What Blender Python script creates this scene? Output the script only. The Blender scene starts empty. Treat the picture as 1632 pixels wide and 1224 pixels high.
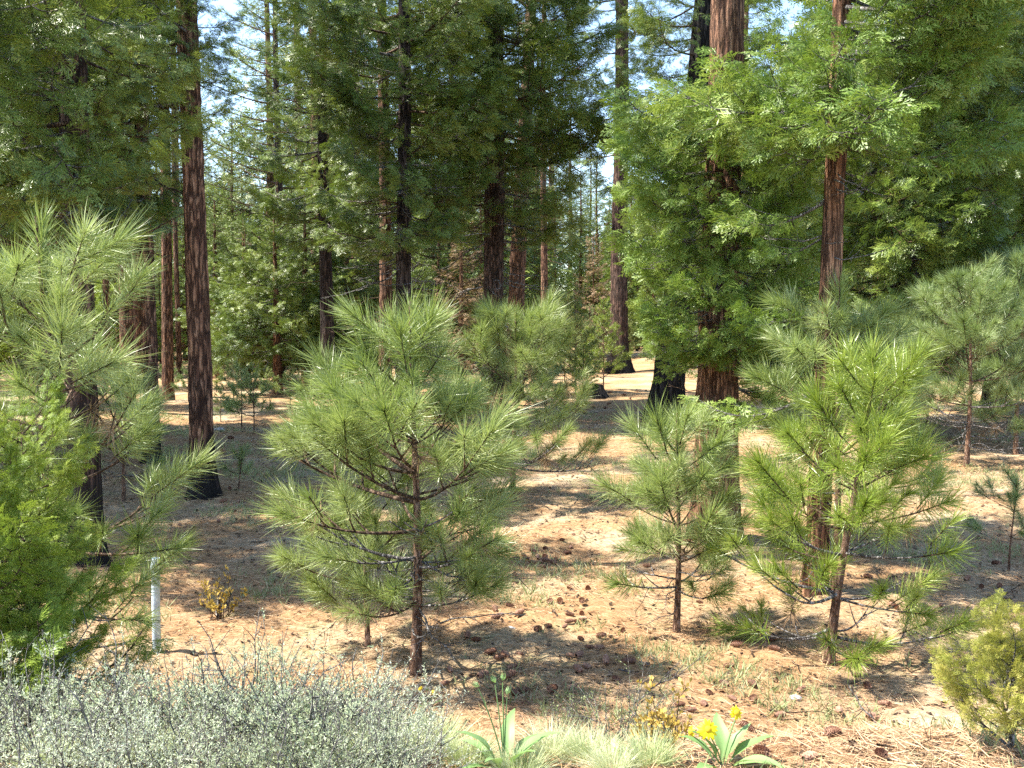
import bpy, math, random
import numpy as np
from mathutils import Matrix, Vector, Euler

# ------------------------------------------------------------------ camera, sky, sun, exposure
sc = bpy.context.scene
COL = sc.collection
FPX, CX, CY, CAMH = 1723.0, 816.0, 612.0, 2.2
PITCH = math.radians(3.72)
cam_d = bpy.data.cameras.new('camera')
cam = bpy.data.objects.new('camera', cam_d)
COL.objects.link(cam)
cam.location = (0, 0, CAMH)
cam.rotation_euler = (math.radians(90) - PITCH, 0, 0)
cam_d.lens = 36.0 * FPX / 1632.0
cam_d.sensor_width = 36.0
cam_d.clip_start = 0.05
cam_d.clip_end = 2000
sc.camera = cam

SUN_EL, SUN_AZ = math.radians(58), math.radians(-91)      # azimuth from +Y towards +X
world = bpy.data.worlds.new('World')
sc.world = world
world.use_nodes = True
wn = world.node_tree
bgn = wn.nodes['Background']
sky = wn.nodes.new('ShaderNodeTexSky')
sky.sky_type = 'NISHITA'
sky.sun_disc = False
sky.sun_elevation = SUN_EL
sky.sun_rotation = SUN_AZ
sky.altitude = 1500
sky.air_density = 1.0
sky.dust_density = 1.6
wn.links.new(sky.outputs[0], bgn.inputs[0])
bgn.inputs[1].default_value = 0.15
sun_d = bpy.data.lights.new('sun', 'SUN')
sun_d.energy = 5.0
sun_d.angle = math.radians(0.55)
sun_d.color = (1.0, 0.95, 0.86)
sun = bpy.data.objects.new('sun', sun_d)
COL.objects.link(sun)
sdir = Vector((math.sin(SUN_AZ) * math.cos(SUN_EL), math.cos(SUN_AZ) * math.cos(SUN_EL), math.sin(SUN_EL)))
sun.rotation_euler = sdir.to_track_quat('Z', 'Y').to_euler()
sc.view_settings.view_transform = 'Standard'
sc.view_settings.look = 'None'
sc.view_settings.exposure = 1.8
sc.view_settings.gamma = 1.0
sc.view_settings.use_curve_mapping = False
sc.render.engine = 'CYCLES'
cy = sc.cycles
cy.max_bounces = 7
cy.diffuse_bounces = 4
cy.glossy_bounces = 2
cy.transmission_bounces = 5
cy.transparent_max_bounces = 4
cy.caustics_reflective = False
cy.caustics_refractive = False
cy.sample_clamp_indirect = 4.0
cy.use_denoising = False

# ------------------------------------------------------------------ helpers
R = random.Random(7)
NR = np.random.default_rng(11)


def gz(x, y):
    """ground height: flat forest floor, a low bank in the foreground, gentle rolls beyond"""
    x = np.asarray(x, float); y = np.asarray(y, float)
    t = np.clip((5.5 - y) / 2.1, 0, 1)
    bank = 0.72 * t * t * (3 - 2 * t)
    w = 0.028 * np.sin(x * 1.7 + y * 0.9 + 1) + 0.022 * np.sin(x * 3.1 - y * 2.3) + 0.012 * np.sin(x * 6.3 + y * 5.1) * np.sin(y * 4.2 - x)
    far = np.clip((y - 18) / 40, 0, 1) * (0.25 * np.sin(x * 0.13 + 0.5) + 0.2 * np.sin(y * 0.16 + x * 0.07))
    return bank + w + far


def ray(px, py):
    u, v = (px - CX) / FPX, -(py - CY) / FPX
    return (u, math.cos(PITCH) + v * math.sin(PITCH), -math.sin(PITCH) + v * math.cos(PITCH))


def ground_at(px, py):
    d = ray(px, py)
    s0 = 2.0
    s = s0
    while s < 150:
        if CAMH + d[2] * s < float(gz(d[0] * s, d[1] * s)):
            break
        s0 = s
        s *= 1.02
    for _ in range(20):
        m = (s0 + s) / 2
        if CAMH + d[2] * m < float(gz(d[0] * m, d[1] * m)):
            s = m
        else:
            s0 = m
    x, y = d[0] * s, d[1] * s
    return (x, y, float(gz(x, y)))


def on_ground(px, depth):
    x = (px - CX) / FPX * depth
    return (x, depth, float(gz(x, depth)))


def z_at(py, depth):
    d = ray(CX, py)
    return CAMH + d[2] / d[1] * depth


class MB:
    def __init__(self):
        self.v, self.f, self.n = [], [], 0

    def add(self, v, f, mat=0, smooth=False):
        v = np.asarray(v, float).reshape(-1, 3)
        f = np.asarray(f, int)
        if len(f) == 0:
            return
        self.v.append(v)
        self.f.append((f + self.n, mat, smooth))
        self.n += len(v)

    def merge(self, o, M=None):
        """add another MB's geometry, transformed"""
        for vv in [np.concatenate(o.v)]:
            if M is not None:
                A = np.array(M)
                vv = vv @ A[:3, :3].T + A[:3, 3]
        self.v.append(vv)
        for f, m, s in o.f:
            self.f.append((f + self.n, m, s))
        self.n += len(vv)

    def mesh(self, name, mats):
        me = bpy.data.meshes.new(name)
        v = np.concatenate(self.v)
        me.vertices.add(len(v))
        me.vertices.foreach_set('co', v.ravel())
        loops, starts, tot, mi, sm = [], [], [], [], []
        s = 0
        for f, m, smooth in self.f:
            k = f.shape[1]
            loops.append(f.ravel())
            starts.append(s + np.arange(len(f)) * k)
            tot.append(np.full(len(f), k))
            mi.append(np.full(len(f), m))
            sm.append(np.full(len(f), smooth))
            s += f.size
        me.loops.add(s)
        me.loops.foreach_set('vertex_index', np.concatenate(loops).astype(np.int32))
        n = sum(len(x) for x in starts)
        me.polygons.add(n)
        me.polygons.foreach_set('loop_start', np.concatenate(starts).astype(np.int32))
        me.polygons.foreach_set('loop_total', np.concatenate(tot).astype(np.int32))
        me.polygons.foreach_set('material_index', np.concatenate(mi).astype(np.int32))
        me.polygons.foreach_set('use_smooth', np.concatenate(sm))
        for m in mats:
            me.materials.append(m)
        me.update(calc_edges=True)
        return me


def link(name, me, parent=None, M=None, **props):
    o = bpy.data.objects.new(name, me)
    COL.objects.link(o)
    if parent is not None:
        o.parent = parent
    if M is not None:
        o.matrix_basis = M
    for k, v in props.items():
        o[k] = v
    return o


def thing(name, loc, label, cat, group=None, rz=0.0, s=1.0):
    e = bpy.data.objects.new(name, None)
    COL.objects.link(e)
    e.location = loc
    e.rotation_euler = (0, 0, rz)
    e.scale = (s, s, s)
    e.empty_display_size = 0.1
    e['label'] = label
    e['category'] = cat
    if group:
        e['group'] = group
    return e


def tube(mb, pts, rad, sides=6, mat=0, cap=True):
    pts = np.asarray(pts, float)
    n = len(pts)
    rad = np.broadcast_to(np.asarray(rad, float), (n,))
    t = np.gradient(pts, axis=0)
    t /= np.linalg.norm(t, axis=1)[:, None] + 1e-9
    ref = np.array([0, 0, 1.0]) if abs(t[0][2]) < 0.8 else np.array([1.0, 0, 0])
    a = np.cross(t, ref); a /= np.linalg.norm(a, axis=1)[:, None] + 1e-9
    b = np.cross(t, a)
    th = np.arange(sides) * 2 * math.pi / sides
    ring = np.cos(th)[None, :, None] * a[:, None, :] + np.sin(th)[None, :, None] * b[:, None, :]
    v = (pts[:, None, :] + ring * rad[:, None, None]).reshape(-1, 3)
    i = np.arange(n - 1)[:, None] * sides
    j = np.arange(sides)[None, :]
    jn = (j + 1) % sides
    f = np.stack([i + j, i + jn, i + jn + sides, i + j + sides], -1).reshape(-1, 4)
    mb.add(v, f, mat, True)
    if cap:
        mb.add(v[-sides:], [list(range(sides))], mat)


def frame_from(d, roll=0.0, axis='X'):
    """3x3 whose X (or Z) column is d"""
    d = np.asarray(d, float); d = d / (np.linalg.norm(d) + 1e-9)
    up = np.array([0, 0, 1.0]) if abs(d[2]) < 0.95 else np.array([1.0, 0, 0])
    y = np.cross(up, d); y /= np.linalg.norm(y)
    z = np.cross(d, y)
    c, s = math.cos(roll), math.sin(roll)
    y2 = c * y + s * z
    z2 = -s * y + c * z
    if axis == 'X':
        return np.stack([d, y2, z2], 1)
    return np.stack([y2, z2, d], 1)


def mat4(M3, loc, s=1.0):
    m = Matrix([[M3[r][c] * s for c in range(3)] + [loc[r]] for r in range(3)] + [[0, 0, 0, 1]])
    return m


# ------------------------------------------------------------------ materials
def newmat(name):
    m = bpy.data.materials.new(name)
    m.use_nodes = True
    nt = m.node_tree
    nt.nodes.clear()
    return m, nt


def N(nt, t, **kw):
    n = nt.nodes.new(t)
    for k, v in kw.items():
        if k.startswith('i_'):
            key = k[2:]
            key = int(key) if key.isdigit() else key.replace('_', ' ')
            n.inputs[key].default_value = v
        else:
            setattr(n, k, v)
    return n


def ramp(nt, fac, stops):
    r = nt.nodes.new('ShaderNodeValToRGB')
    el = r.color_ramp.elements
    while len(el) < len(stops):
        el.new(0.5)
    for e, (p, c) in zip(el, stops):
        e.position = p
        e.color = (*c, 1)
    nt.links.new(fac, r.inputs[0])
    return r


def mix(nt, f, a, b):
    m = nt.nodes.new('ShaderNodeMix')
    m.data_type = 'RGBA'
    if isinstance(f, float):
        m.inputs[0].default_value = f
    else:
        nt.links.new(f, m.inputs[0])
    for i, x in ((6, a), (7, b)):
        if isinstance(x, tuple):
            m.inputs[i].default_value = (*x, 1)
        else:
            nt.links.new(x, m.inputs[i])
    return m.outputs[2]


def foliage_mat(name, stops, rough=0.45, spec=0.5, trans=0.3, clump=1.2, tcol=1.0):
    m, nt = newmat(name)
    geo = N(nt, 'ShaderNodeNewGeometry')
    oi = N(nt, 'ShaderNodeObjectInfo')
    no = N(nt, 'ShaderNodeTexNoise', i_Scale=clump, i_Detail=2.0)
    nt.links.new(geo.outputs['Position'], no.inputs['Vector'])
    a = N(nt, 'ShaderNodeMath', operation='MULTIPLY', i_1=0.34)
    nt.links.new(geo.outputs['Random Per Island'], a.inputs[0])
    b = N(nt, 'ShaderNodeMath', operation='MULTIPLY_ADD', i_1=0.30)
    nt.links.new(oi.outputs['Random'], b.inputs[0]); nt.links.new(a.outputs[0], b.inputs[2])
    c = N(nt, 'ShaderNodeMath', operation='MULTIPLY_ADD', i_1=0.40)
    nt.links.new(no.outputs[0], c.inputs[0]); nt.links.new(b.outputs[0], c.inputs[2])
    r = ramp(nt, c.outputs[0], stops)
    p = N(nt, 'ShaderNodeBsdfPrincipled', i_Roughness=rough)
    p.inputs['Specular IOR Level'].default_value = spec
    nt.links.new(r.outputs[0], p.inputs['Base Color'])
    t = N(nt, 'ShaderNodeBsdfTranslucent')
    tc = mix(nt, 0.45, r.outputs[0], (0.16 * tcol, 0.22 * tcol, 0.02))
    nt.links.new(tc, t.inputs[0])
    ms = N(nt, 'ShaderNodeMixShader', i_0=trans)
    nt.links.new(p.outputs[0], ms.inputs[1]); nt.links.new(t.outputs[0], ms.inputs[2])
    out = N(nt, 'ShaderNodeOutputMaterial')
    nt.links.new(ms.outputs[0], out.inputs[0])
    return m


M_CEDAR = foliage_mat('cedar_foliage', [(0.2, (0.035, 0.065, 0.012)), (0.5, (0.13, 0.20, 0.03)), (0.8, (0.32, 0.37, 0.08))], 0.4, 0.6, 0.22)
M_CEDARLIT = foliage_mat('painted_sunlit_cedar_foliage', [(0.2, (0.05, 0.10, 0.012)), (0.5, (0.155, 0.25, 0.032)), (0.8, (0.36, 0.43, 0.11))], 0.45, 0.4, 0.3, 2.0)  # lighter copy of cedar foliage; sunlight on the front boughs painted into its colour
M_CEDARY = foliage_mat('young_cedar_foliage', [(0.2, (0.18, 0.20, 0.03)), (0.5, (0.34, 0.35, 0.06)), (0.8, (0.50, 0.42, 0.12))], 0.5, 0.35, 0.35)
M_CEDARG = foliage_mat('leafy_cedar_shrub_foliage', [(0.2, (0.09, 0.15, 0.014)), (0.5, (0.22, 0.31, 0.035)), (0.8, (0.38, 0.42, 0.08))], 0.45, 0.4, 0.35)
M_NEEDLE = foliage_mat('pine_needles', [(0.2, (0.12, 0.17, 0.035)), (0.5, (0.27, 0.345, 0.09)), (0.8, (0.44, 0.49, 0.21))], 0.42, 0.75, 0.35)
M_NEEDLEY = foliage_mat('yellow_green_pine_needles', [(0.2, (0.11, 0.17, 0.018)), (0.5, (0.23, 0.315, 0.04)), (0.8, (0.38, 0.44, 0.10))], 0.36, 0.6, 0.3)
M_NEEDLEB = foliage_mat('blue_green_pine_needles', [(0.2, (0.10, 0.16, 0.045)), (0.5, (0.23, 0.31, 0.10)), (0.8, (0.37, 0.44, 0.19))], 0.38, 0.6, 0.25)
M_FARP = foliage_mat('far_pine_foliage', [(0.2, (0.08, 0.12, 0.03)), (0.5, (0.20, 0.26, 0.07)), (0.8, (0.36, 0.39, 0.15))], 0.45, 0.4, 0.3, 0.5)
M_DEADN = foliage_mat('dead_needles', [(0.15, (0.15, 0.09, 0.05)), (0.5, (0.27, 0.17, 0.09)), (0.85, (0.42, 0.29, 0.17))], 0.6, 0.3, 0.2, 1.2)
M_SAGE = foliage_mat('sage_leaves', [(0.2, (0.42, 0.50, 0.29)), (0.5, (0.64, 0.70, 0.48)), (0.8, (0.78, 0.82, 0.64))], 0.7, 0.2, 0.48, 5)
M_SAGEG = foliage_mat('green_brush_leaves', [(0.15, (0.12, 0.18, 0.06)), (0.5, (0.22, 0.28, 0.11)), (0.85, (0.34, 0.38, 0.2))], 0.7, 0.2, 0.25, 5)
M_OCHRE = foliage_mat('ochre_leaves', [(0.15, (0.30, 0.19, 0.04)), (0.5, (0.50, 0.34, 0.07)), (0.85, (0.62, 0.48, 0.16))], 0.6, 0.3, 0.3, 5)
M_GRASS = foliage_mat('pale_grass', [(0.2, (0.32, 0.40, 0.16)), (0.5, (0.54, 0.58, 0.30)), (0.8, (0.72, 0.73, 0.50))], 0.6, 0.3, 0.3, 5)
M_GRASSD = foliage_mat('short_green_grass', [(0.2, (0.16, 0.22, 0.08)), (0.5, (0.30, 0.34, 0.15)), (0.8, (0.46, 0.44, 0.27))], 0.6, 0.3, 0.3, 2)
M_LEAF = foliage_mat('broad_leaf', [(0.15, (0.14, 0.25, 0.07)), (0.5, (0.20, 0.33, 0.11)), (0.85, (0.30, 0.42, 0.18))], 0.5, 0.4, 0.35, 8)
M_PETAL = foliage_mat('yellow_petal', [(0.15, (0.75, 0.55, 0.005)), (0.5, (0.85, 0.68, 0.01)), (0.85, (0.9, 0.75, 0.02))], 0.5, 0.3, 0.3, 8, 3.0)
M_LITTER = foliage_mat('fallen_needles', [(0.2, (0.24, 0.11, 0.06)), (0.5, (0.42, 0.26, 0.135)), (0.8, (0.63, 0.49, 0.32))], 0.6, 0.3, 0.0, 1.0)


def bark_mat(name, dark, mid, lite, sx=14.0, sz=2.2, char=None, bump=0.6, grey=0.25, crack=0.9):
    m, nt = newmat(name)
    tc = N(nt, 'ShaderNodeTexCoord')
    mp = N(nt, 'ShaderNodeMapping')
    mp.inputs['Scale'].default_value = (sx, sx, sz)
    nt.links.new(tc.outputs['Object'], mp.inputs[0])
    n1 = N(nt, 'ShaderNodeTexNoise', i_Scale=1.0, i_Detail=6.0, i_Roughness=0.65, i_Distortion=0.4)
    nt.links.new(mp.outputs[0], n1.inputs['Vector'])
    vo = N(nt, 'ShaderNodeTexVoronoi', feature='DISTANCE_TO_EDGE', i_Scale=0.8)
    va = N(nt, 'ShaderNodeVectorMath', operation='ADD')
    vs = N(nt, 'ShaderNodeVectorMath', operation='SCALE'); vs.inputs[3].default_value = 2.6
    nt.links.new(n1.outputs[1], vs.inputs[0])
    nt.links.new(mp.outputs[0], va.inputs[0]); nt.links.new(vs.outputs[0], va.inputs[1])
    nt.links.new(va.outputs[0], vo.inputs['Vector'])
    cr = N(nt, 'ShaderNodeMapRange')
    cr.inputs[1].default_value = 0.0; cr.inputs[2].default_value = 0.18
    nt.links.new(vo.outputs[0], cr.inputs[0])
    r = ramp(nt, n1.outputs[0], [(0.36, dark), (0.5, mid), (0.64, lite)])
    cs = N(nt, 'ShaderNodeMapRange'); cs.inputs[3].default_value = 1 - crack
    nt.links.new(cr.outputs[0], cs.inputs[0])
    cc = mix(nt, cs.outputs[0], tuple(x * 0.5 for x in dark), r.outputs[0])
    n2 = N(nt, 'ShaderNodeTexNoise', i_Scale=1.7, i_Detail=3.0)
    nt.links.new(tc.outputs['Object'], n2.inputs['Vector'])
    g = N(nt, 'ShaderNodeMapRange'); g.inputs[1].default_value = 0.5; g.inputs[2].default_value = 0.75; g.inputs[4].default_value = grey
    nt.links.new(n2.outputs[0], g.inputs[0])
    cc = mix(nt, g.outputs[0], cc, (0.16, 0.14, 0.12))
    if char:
        sp = N(nt, 'ShaderNodeSeparateXYZ')
        nt.links.new(tc.outputs['Object'], sp.inputs[0])
        ad = N(nt, 'ShaderNodeMath', operation='MULTIPLY_ADD', i_1=-char[1] * 2.2)
        nt.links.new(n2.outputs[0], ad.inputs[0]); nt.links.new(sp.outputs[2], ad.inputs[2])
        mr = N(nt, 'ShaderNodeMapRange')
        mr.inputs[1].default_value = char[0] - char[1] * 1.4; mr.inputs[2].default_value = char[0] - char[1] * 0.9
        nt.links.new(ad.outputs[0], mr.inputs[0])
        bk = mix(nt, n1.outputs[0], (0.012, 0.010, 0.010), (0.05, 0.042, 0.038))
        cc = mix(nt, mr.outputs[0], bk, cc)
    p = N(nt, 'ShaderNodeBsdfPrincipled', i_Roughness=0.85)
    p.inputs['Specular IOR Level'].default_value = 0.2
    nt.links.new(cc, p.inputs['Base Color'])
    h = N(nt, 'ShaderNodeMath', operation='MULTIPLY_ADD', i_1=0.6)
    nt.links.new(cr.outputs[0], h.inputs[0]); nt.links.new(n1.outputs[0], h.inputs[2])
    bp = N(nt, 'ShaderNodeBump', i_Strength=1.0, i_Distance=0.05)
    nt.links.new(h.outputs[0], bp.inputs['Height'])
    nt.links.new(bp.outputs[0], p.inputs['Normal'])
    out = N(nt, 'ShaderNodeOutputMaterial')
    nt.links.new(p.outputs[0], out.inputs[0])
    return m


RED = ((0.11, 0.05, 0.03), (0.32, 0.155, 0.085), (0.55, 0.32, 0.19))
PINE = ((0.095, 0.046, 0.032), (0.27, 0.14, 0.085), (0.46, 0.27, 0.17))
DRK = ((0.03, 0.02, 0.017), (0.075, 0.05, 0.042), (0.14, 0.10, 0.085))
B_RED = bark_mat('red_cedar_bark', *RED, sx=34, sz=3.2, crack=.85)
B_REDC = bark_mat('red_cedar_bark_charred_base', *RED, sx=34, sz=3.2, crack=.85, char=(0.15, 0.9))
B_PINE = bark_mat('plated_pine_bark', *PINE, sx=20, sz=3.2)
B_PINEC = bark_mat('plated_pine_bark_charred_base', *PINE, sx=20, sz=3.2, char=(0.9, 1.6), grey=.1)
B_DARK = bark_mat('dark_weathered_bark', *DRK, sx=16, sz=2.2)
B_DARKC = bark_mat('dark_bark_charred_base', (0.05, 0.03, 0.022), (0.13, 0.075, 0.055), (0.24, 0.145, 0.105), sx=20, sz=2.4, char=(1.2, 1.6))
B_BLACK = bark_mat('burnt_black_bark', (0.01, 0.009, 0.009), (0.03, 0.025, 0.022), (0.06, 0.05, 0.045), sx=16, sz=2.2, grey=0.0)
B_TWIG = bark_mat('brown_twig_bark', (0.10, 0.06, 0.04), (0.22, 0.14, 0.09), (0.34, 0.24, 0.17), sx=30, sz=20, grey=0.1)
B_SAPL = bark_mat('sapling_bark', (0.16, 0.085, 0.055), (0.33, 0.19, 0.12), (0.48, 0.33, 0.24), sx=40, sz=12, grey=0.35, crack=.4)
B_GREY = bark_mat('bleached_dead_wood', (0.16, 0.14, 0.12), (0.34, 0.31, 0.29), (0.58, 0.55, 0.52), sx=40, sz=12, grey=0.0)
B_CONE = foliage_mat('cone_scales_brown', [(0.2, (0.13, 0.065, 0.04)), (0.5, (0.29, 0.155, 0.10)), (0.8, (0.46, 0.29, 0.19))], .7, .3, 0.0, 6)
B_SAGES = bark_mat('sage_stems', (0.32, 0.30, 0.25), (0.52, 0.49, 0.43), (0.68, 0.65, 0.58), sx=40, sz=30, grey=0.0)


def ground_mat():
    m, nt = newmat('forest_floor')
    tc = N(nt, 'ShaderNodeTexCoord')
    P = tc.outputs['Object']
    big = N(nt, 'ShaderNodeTexNoise', i_Scale=0.55, i_Detail=5.0, i_Roughness=0.6); nt.links.new(P, big.inputs['Vector'])
    midn = N(nt, 'ShaderNodeTexNoise', i_Scale=3.2, i_Detail=6.0, i_Roughness=0.7); nt.links.new(P, midn.inputs['Vector'])
    fine = N(nt, 'ShaderNodeTexNoise', i_Scale=14.0, i_Detail=8.0, i_Roughness=0.82, i_Distortion=1.6); nt.links.new(P, fine.inputs['Vector'])
    c1 = ramp(nt, fine.outputs[0], [(0.3, (0.10, 0.05, 0.03)), (0.48, (0.30, 0.175, 0.085)), (0.68, (0.50, 0.345, 0.195))])
    c2 = ramp(nt, fine.outputs[0], [(0.3, (0.18, 0.13, 0.09)), (0.5, (0.40, 0.32, 0.205)), (0.7, (0.61, 0.53, 0.385))])
    c3 = ramp(nt, fine.outputs[0], [(0.3, (0.10, 0.11, 0.04)), (0.5, (0.26, 0.26, 0.12)), (0.7, (0.44, 0.40, 0.24))])
    f1 = N(nt, 'ShaderNodeMapRange'); f1.inputs[1].default_value = 0.47; f1.inputs[2].default_value = 0.66
    nt.links.new(big.outputs[0], f1.inputs[0])
    f2 = N(nt, 'ShaderNodeMapRange'); f2.inputs[1].default_value = 0.52; f2.inputs[2].default_value = 0.68; f2.inputs[4].default_value = 0.7
    nt.links.new(midn.outputs[0], f2.inputs[0])
    cc = mix(nt, f1.outputs[0], c1.outputs[0], c2.outputs[0])
    cc = mix(nt, f2.outputs[0], cc, c3.outputs[0])
    p = N(nt, 'ShaderNodeBsdfPrincipled', i_Roughness=0.95)
    p.inputs['Specular IOR Level'].default_value = 0.1
    nt.links.new(cc, p.inputs['Base Color'])
    bp = N(nt, 'ShaderNodeBump', i_Strength=0.7, i_Distance=0.03)
    nt.links.new(fine.outputs[0], bp.inputs['Height'])
    nt.links.new(bp.outputs[0], p.inputs['Normal'])
    out = N(nt, 'ShaderNodeOutputMaterial')
    nt.links.new(p.outputs[0], out.inputs[0])
    return m


def plain(name, col, rough=0.6, spec=0.3, var=0.15, scale=20):
    m, nt = newmat(name)
    tc = N(nt, 'ShaderNodeTexCoord')
    n = N(nt, 'ShaderNodeTexNoise', i_Scale=scale, i_Detail=4.0); nt.links.new(tc.outputs['Object'], n.inputs['Vector'])
    r = ramp(nt, n.outputs[0], [(0.3, tuple(c * (1 - var) for c in col)), (0.7, tuple(min(1, c * (1 + var)) for c in col))])
    p = N(nt, 'ShaderNodeBsdfPrincipled', i_Roughness=rough)
    p.inputs['Specular IOR Level'].default_value = spec
    nt.links.new(r.outputs[0], p.inputs['Base Color'])
    out = N(nt, 'ShaderNodeOutputMaterial'); nt.links.new(p.outputs[0], out.inputs[0])
    return m


# ------------------------------------------------------------------ ground
def build_ground():
    ys = np.concatenate([np.arange(-6, 2, 0.5), np.arange(2, 14, 0.07), np.arange(14, 40, 0.4), np.geomspace(40, 900, 50)])
    us = np.linspace(-1, 1, 260)
    hw = np.clip(3.2 + np.abs(ys) * 0.75, 3.2, None)
    hw = np.where(ys > 60, hw * 1.6, hw)
    X = hw[:, None] * us[None, :]
    Y = np.broadcast_to(ys[:, None], X.shape)
    lump = np.interp(Y, [2, 14, 20], [1, 1, 0]) * 0.012 * (np.sin(X * 17 + Y * 9) * np.sin(Y * 21 - X * 6) + np.sin(X * 31 - Y * 11) * 0.5)
    Z = gz(X, Y) + lump
    n, k = X.shape
    v = np.stack([X, Y, Z], -1).reshape(-1, 3)
    i = np.arange(n - 1)[:, None] * k + np.arange(k - 1)[None, :]
    f = np.stack([i, i + 1, i + 1 + k, i + k], -1).reshape(-1, 4)
    mb = MB(); mb.add(v, f, 0, True)
    o = link('ground', mb.mesh('ground', [ground_mat()]))
    o['kind'] = 'structure'
    o['label'] = 'forest floor of orange brown needle litter with green grass patches and a low bank'
build_ground()


def strips(mb, base, direc, length, width, bend, mat=0, side=None):
    """many thin blades: base (n,3), direc (n,3) unit, curved by bend (n,3) added at the tip"""
    n = len(base)
    if side is None:
        side = NR.normal(size=(n, 3))
    side = np.cross(direc, side); side /= np.linalg.norm(side, axis=1)[:, None] + 1e-9
    L = np.asarray(length)[:, None]; W = np.asarray(width)[:, None]
    mid = base + direc * L * 0.55 + bend * 0.3
    tip = base + direc * L + bend
    v = np.stack([base - side * W * 0.5, base + side * W * 0.5, mid + side * W * 0.5, mid - side * W * 0.5, tip], 1).reshape(-1, 3)
    k = np.arange(n)[:, None] * 5
    mb.add(v, np.concatenate([k, k + 1, k + 2, k + 3], 1), mat)
    o = mb.n - len(v)
    mb.f.append((np.concatenate([k + 3, k + 2, k + 4], 1) + o, mat, False))


def rand_unit(n):
    d = NR.normal(size=(n, 3))
    return d / np.linalg.norm(d, axis=1)[:, None]


# ------------------------------------------------------------------ trunks
def trunk_mb(h, r0, lean=(0, 0), sides=28, rough=0.06, flare=0.5, step=None, seed=0, taper=0.85, fine_to=7.0):
    rs = np.random.default_rng(seed)
    zf = np.concatenate([np.arange(-0.25, min(h, fine_to), step or 0.09), np.arange(min(h, fine_to), h, 0.7), [h]])
    th = np.arange(sides) * 2 * math.pi / sides
    Z, T = np.meshgrid(zf, th, indexing='ij')
    r = r0 * (1 - taper * np.clip(Z / h, 0, 1))
    ph = rs.uniform(0, 6.28, 12)
    fl = flare * np.exp(-np.clip(Z, 0, None) / (1.6 * r0 + 0.05)) * (1 + 0.35 * np.sin(T * 3 + ph[0]) + 0.25 * np.sin(T * 5 + ph[1]))
    wob = rough * (np.sin(T * 7 + ph[2] + 1.1 * np.sin(Z * 1.9 + ph[3])) * 0.5 + np.sin(T * 11 + ph[4] + 1.5 * np.sin(Z * 2.7 + ph[5])) * 0.45
                   + np.sin(T * 4 + Z * 0.8 + ph[6]) * 0.35 + np.sin(Z * 6 + T * 2 + ph[7]) * 0.2 + np.sin(T * 17 + 2 * np.sin(Z * 3.3 + ph[10]) + ph[11]) * .35)
    wob = wob + rs.normal(size=Z.shape) * rough * 0.35
    rr = r * (1 + fl + wob)
    cx = lean[0] * (np.clip(Z, 0, None) / h) + 0.03 * np.sin(Z * 0.5 + ph[8])
    cyy = lean[1] * (np.clip(Z, 0, None) / h) + 0.03 * np.sin(Z * 0.6 + ph[9])
    v = np.stack([cx + rr * np.cos(T), cyy + rr * np.sin(T), Z], -1).reshape(-1, 3)
    n = len(zf)
    i = np.arange(n - 1)[:, None] * sides; j = np.arange(sides)[None, :]; jn = (j + 1) % sides
    f = np.stack([i + j, i + jn, i + jn + sides, i + j + sides], -1).reshape(-1, 4)
    mb = MB(); mb.add(v, f, 0, True)
    mb.add(v[-sides:], [list(range(sides))], 0)
    return mb


# ------------------------------------------------------------------ cedar foliage
def spray(nl, length, w, sub=True, rs=None):
    """flat fan of scale-leaf twigs in the XY plane, axis +X, slightly cupped"""
    segs = []
    for k in range(nl):
        t = (k + 0.5) / nl
        s = 1 if k % 2 else -1
        a = s * math.radians(rs.uniform(28, 48))
        L = length * (0.50 * (1 - t) + 0.16) * rs.uniform(0.75, 1.2)
        p = np.array([length * t * 0.9, 0, rs.uniform(-.01, .01)])
        d = np.array([math.cos(a), math.sin(a), rs.uniform(-0.25, 0.12)])
        segs.append((p, d, L))
        if sub:
            for q in (0.3, 0.5, 0.7):
                ss = rs.choice([-1, 1])
                b = a + ss * math.radians(35)
                segs.append((p + d * L * q, np.array([math.cos(b), math.sin(b), rs.uniform(-0.3, 0.2)]), L * 0.42))
    segs.append((np.array([0.0, 0, 0]), np.array([1.0, 0, 0.0]), length * 1.05))
    P = np.array([s[0] for s in segs]); D = np.array([s[1] for s in segs]); L = np.array([s[2] for s in segs])
    side = np.cross(D, [0, 0, 1.0]); side /= np.linalg.norm(side, axis=1)[:, None]
    W = w * (0.7 + 0.3 * (L / L.max()))[:, None]
    W[-1] *= 0.6
    m = P + D * L[:, None] * 0.6
    v = np.stack([P, m + side * W, P + D * L[:, None], m - side * W], 1).reshape(-1, 3)
    f = np.arange(len(v)).reshape(-1, 4)
    v[:, 2] -= 0.25 * (v[:, 0] ** 2) / max(length, .01)          # droop at tips
    return v, f


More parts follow.
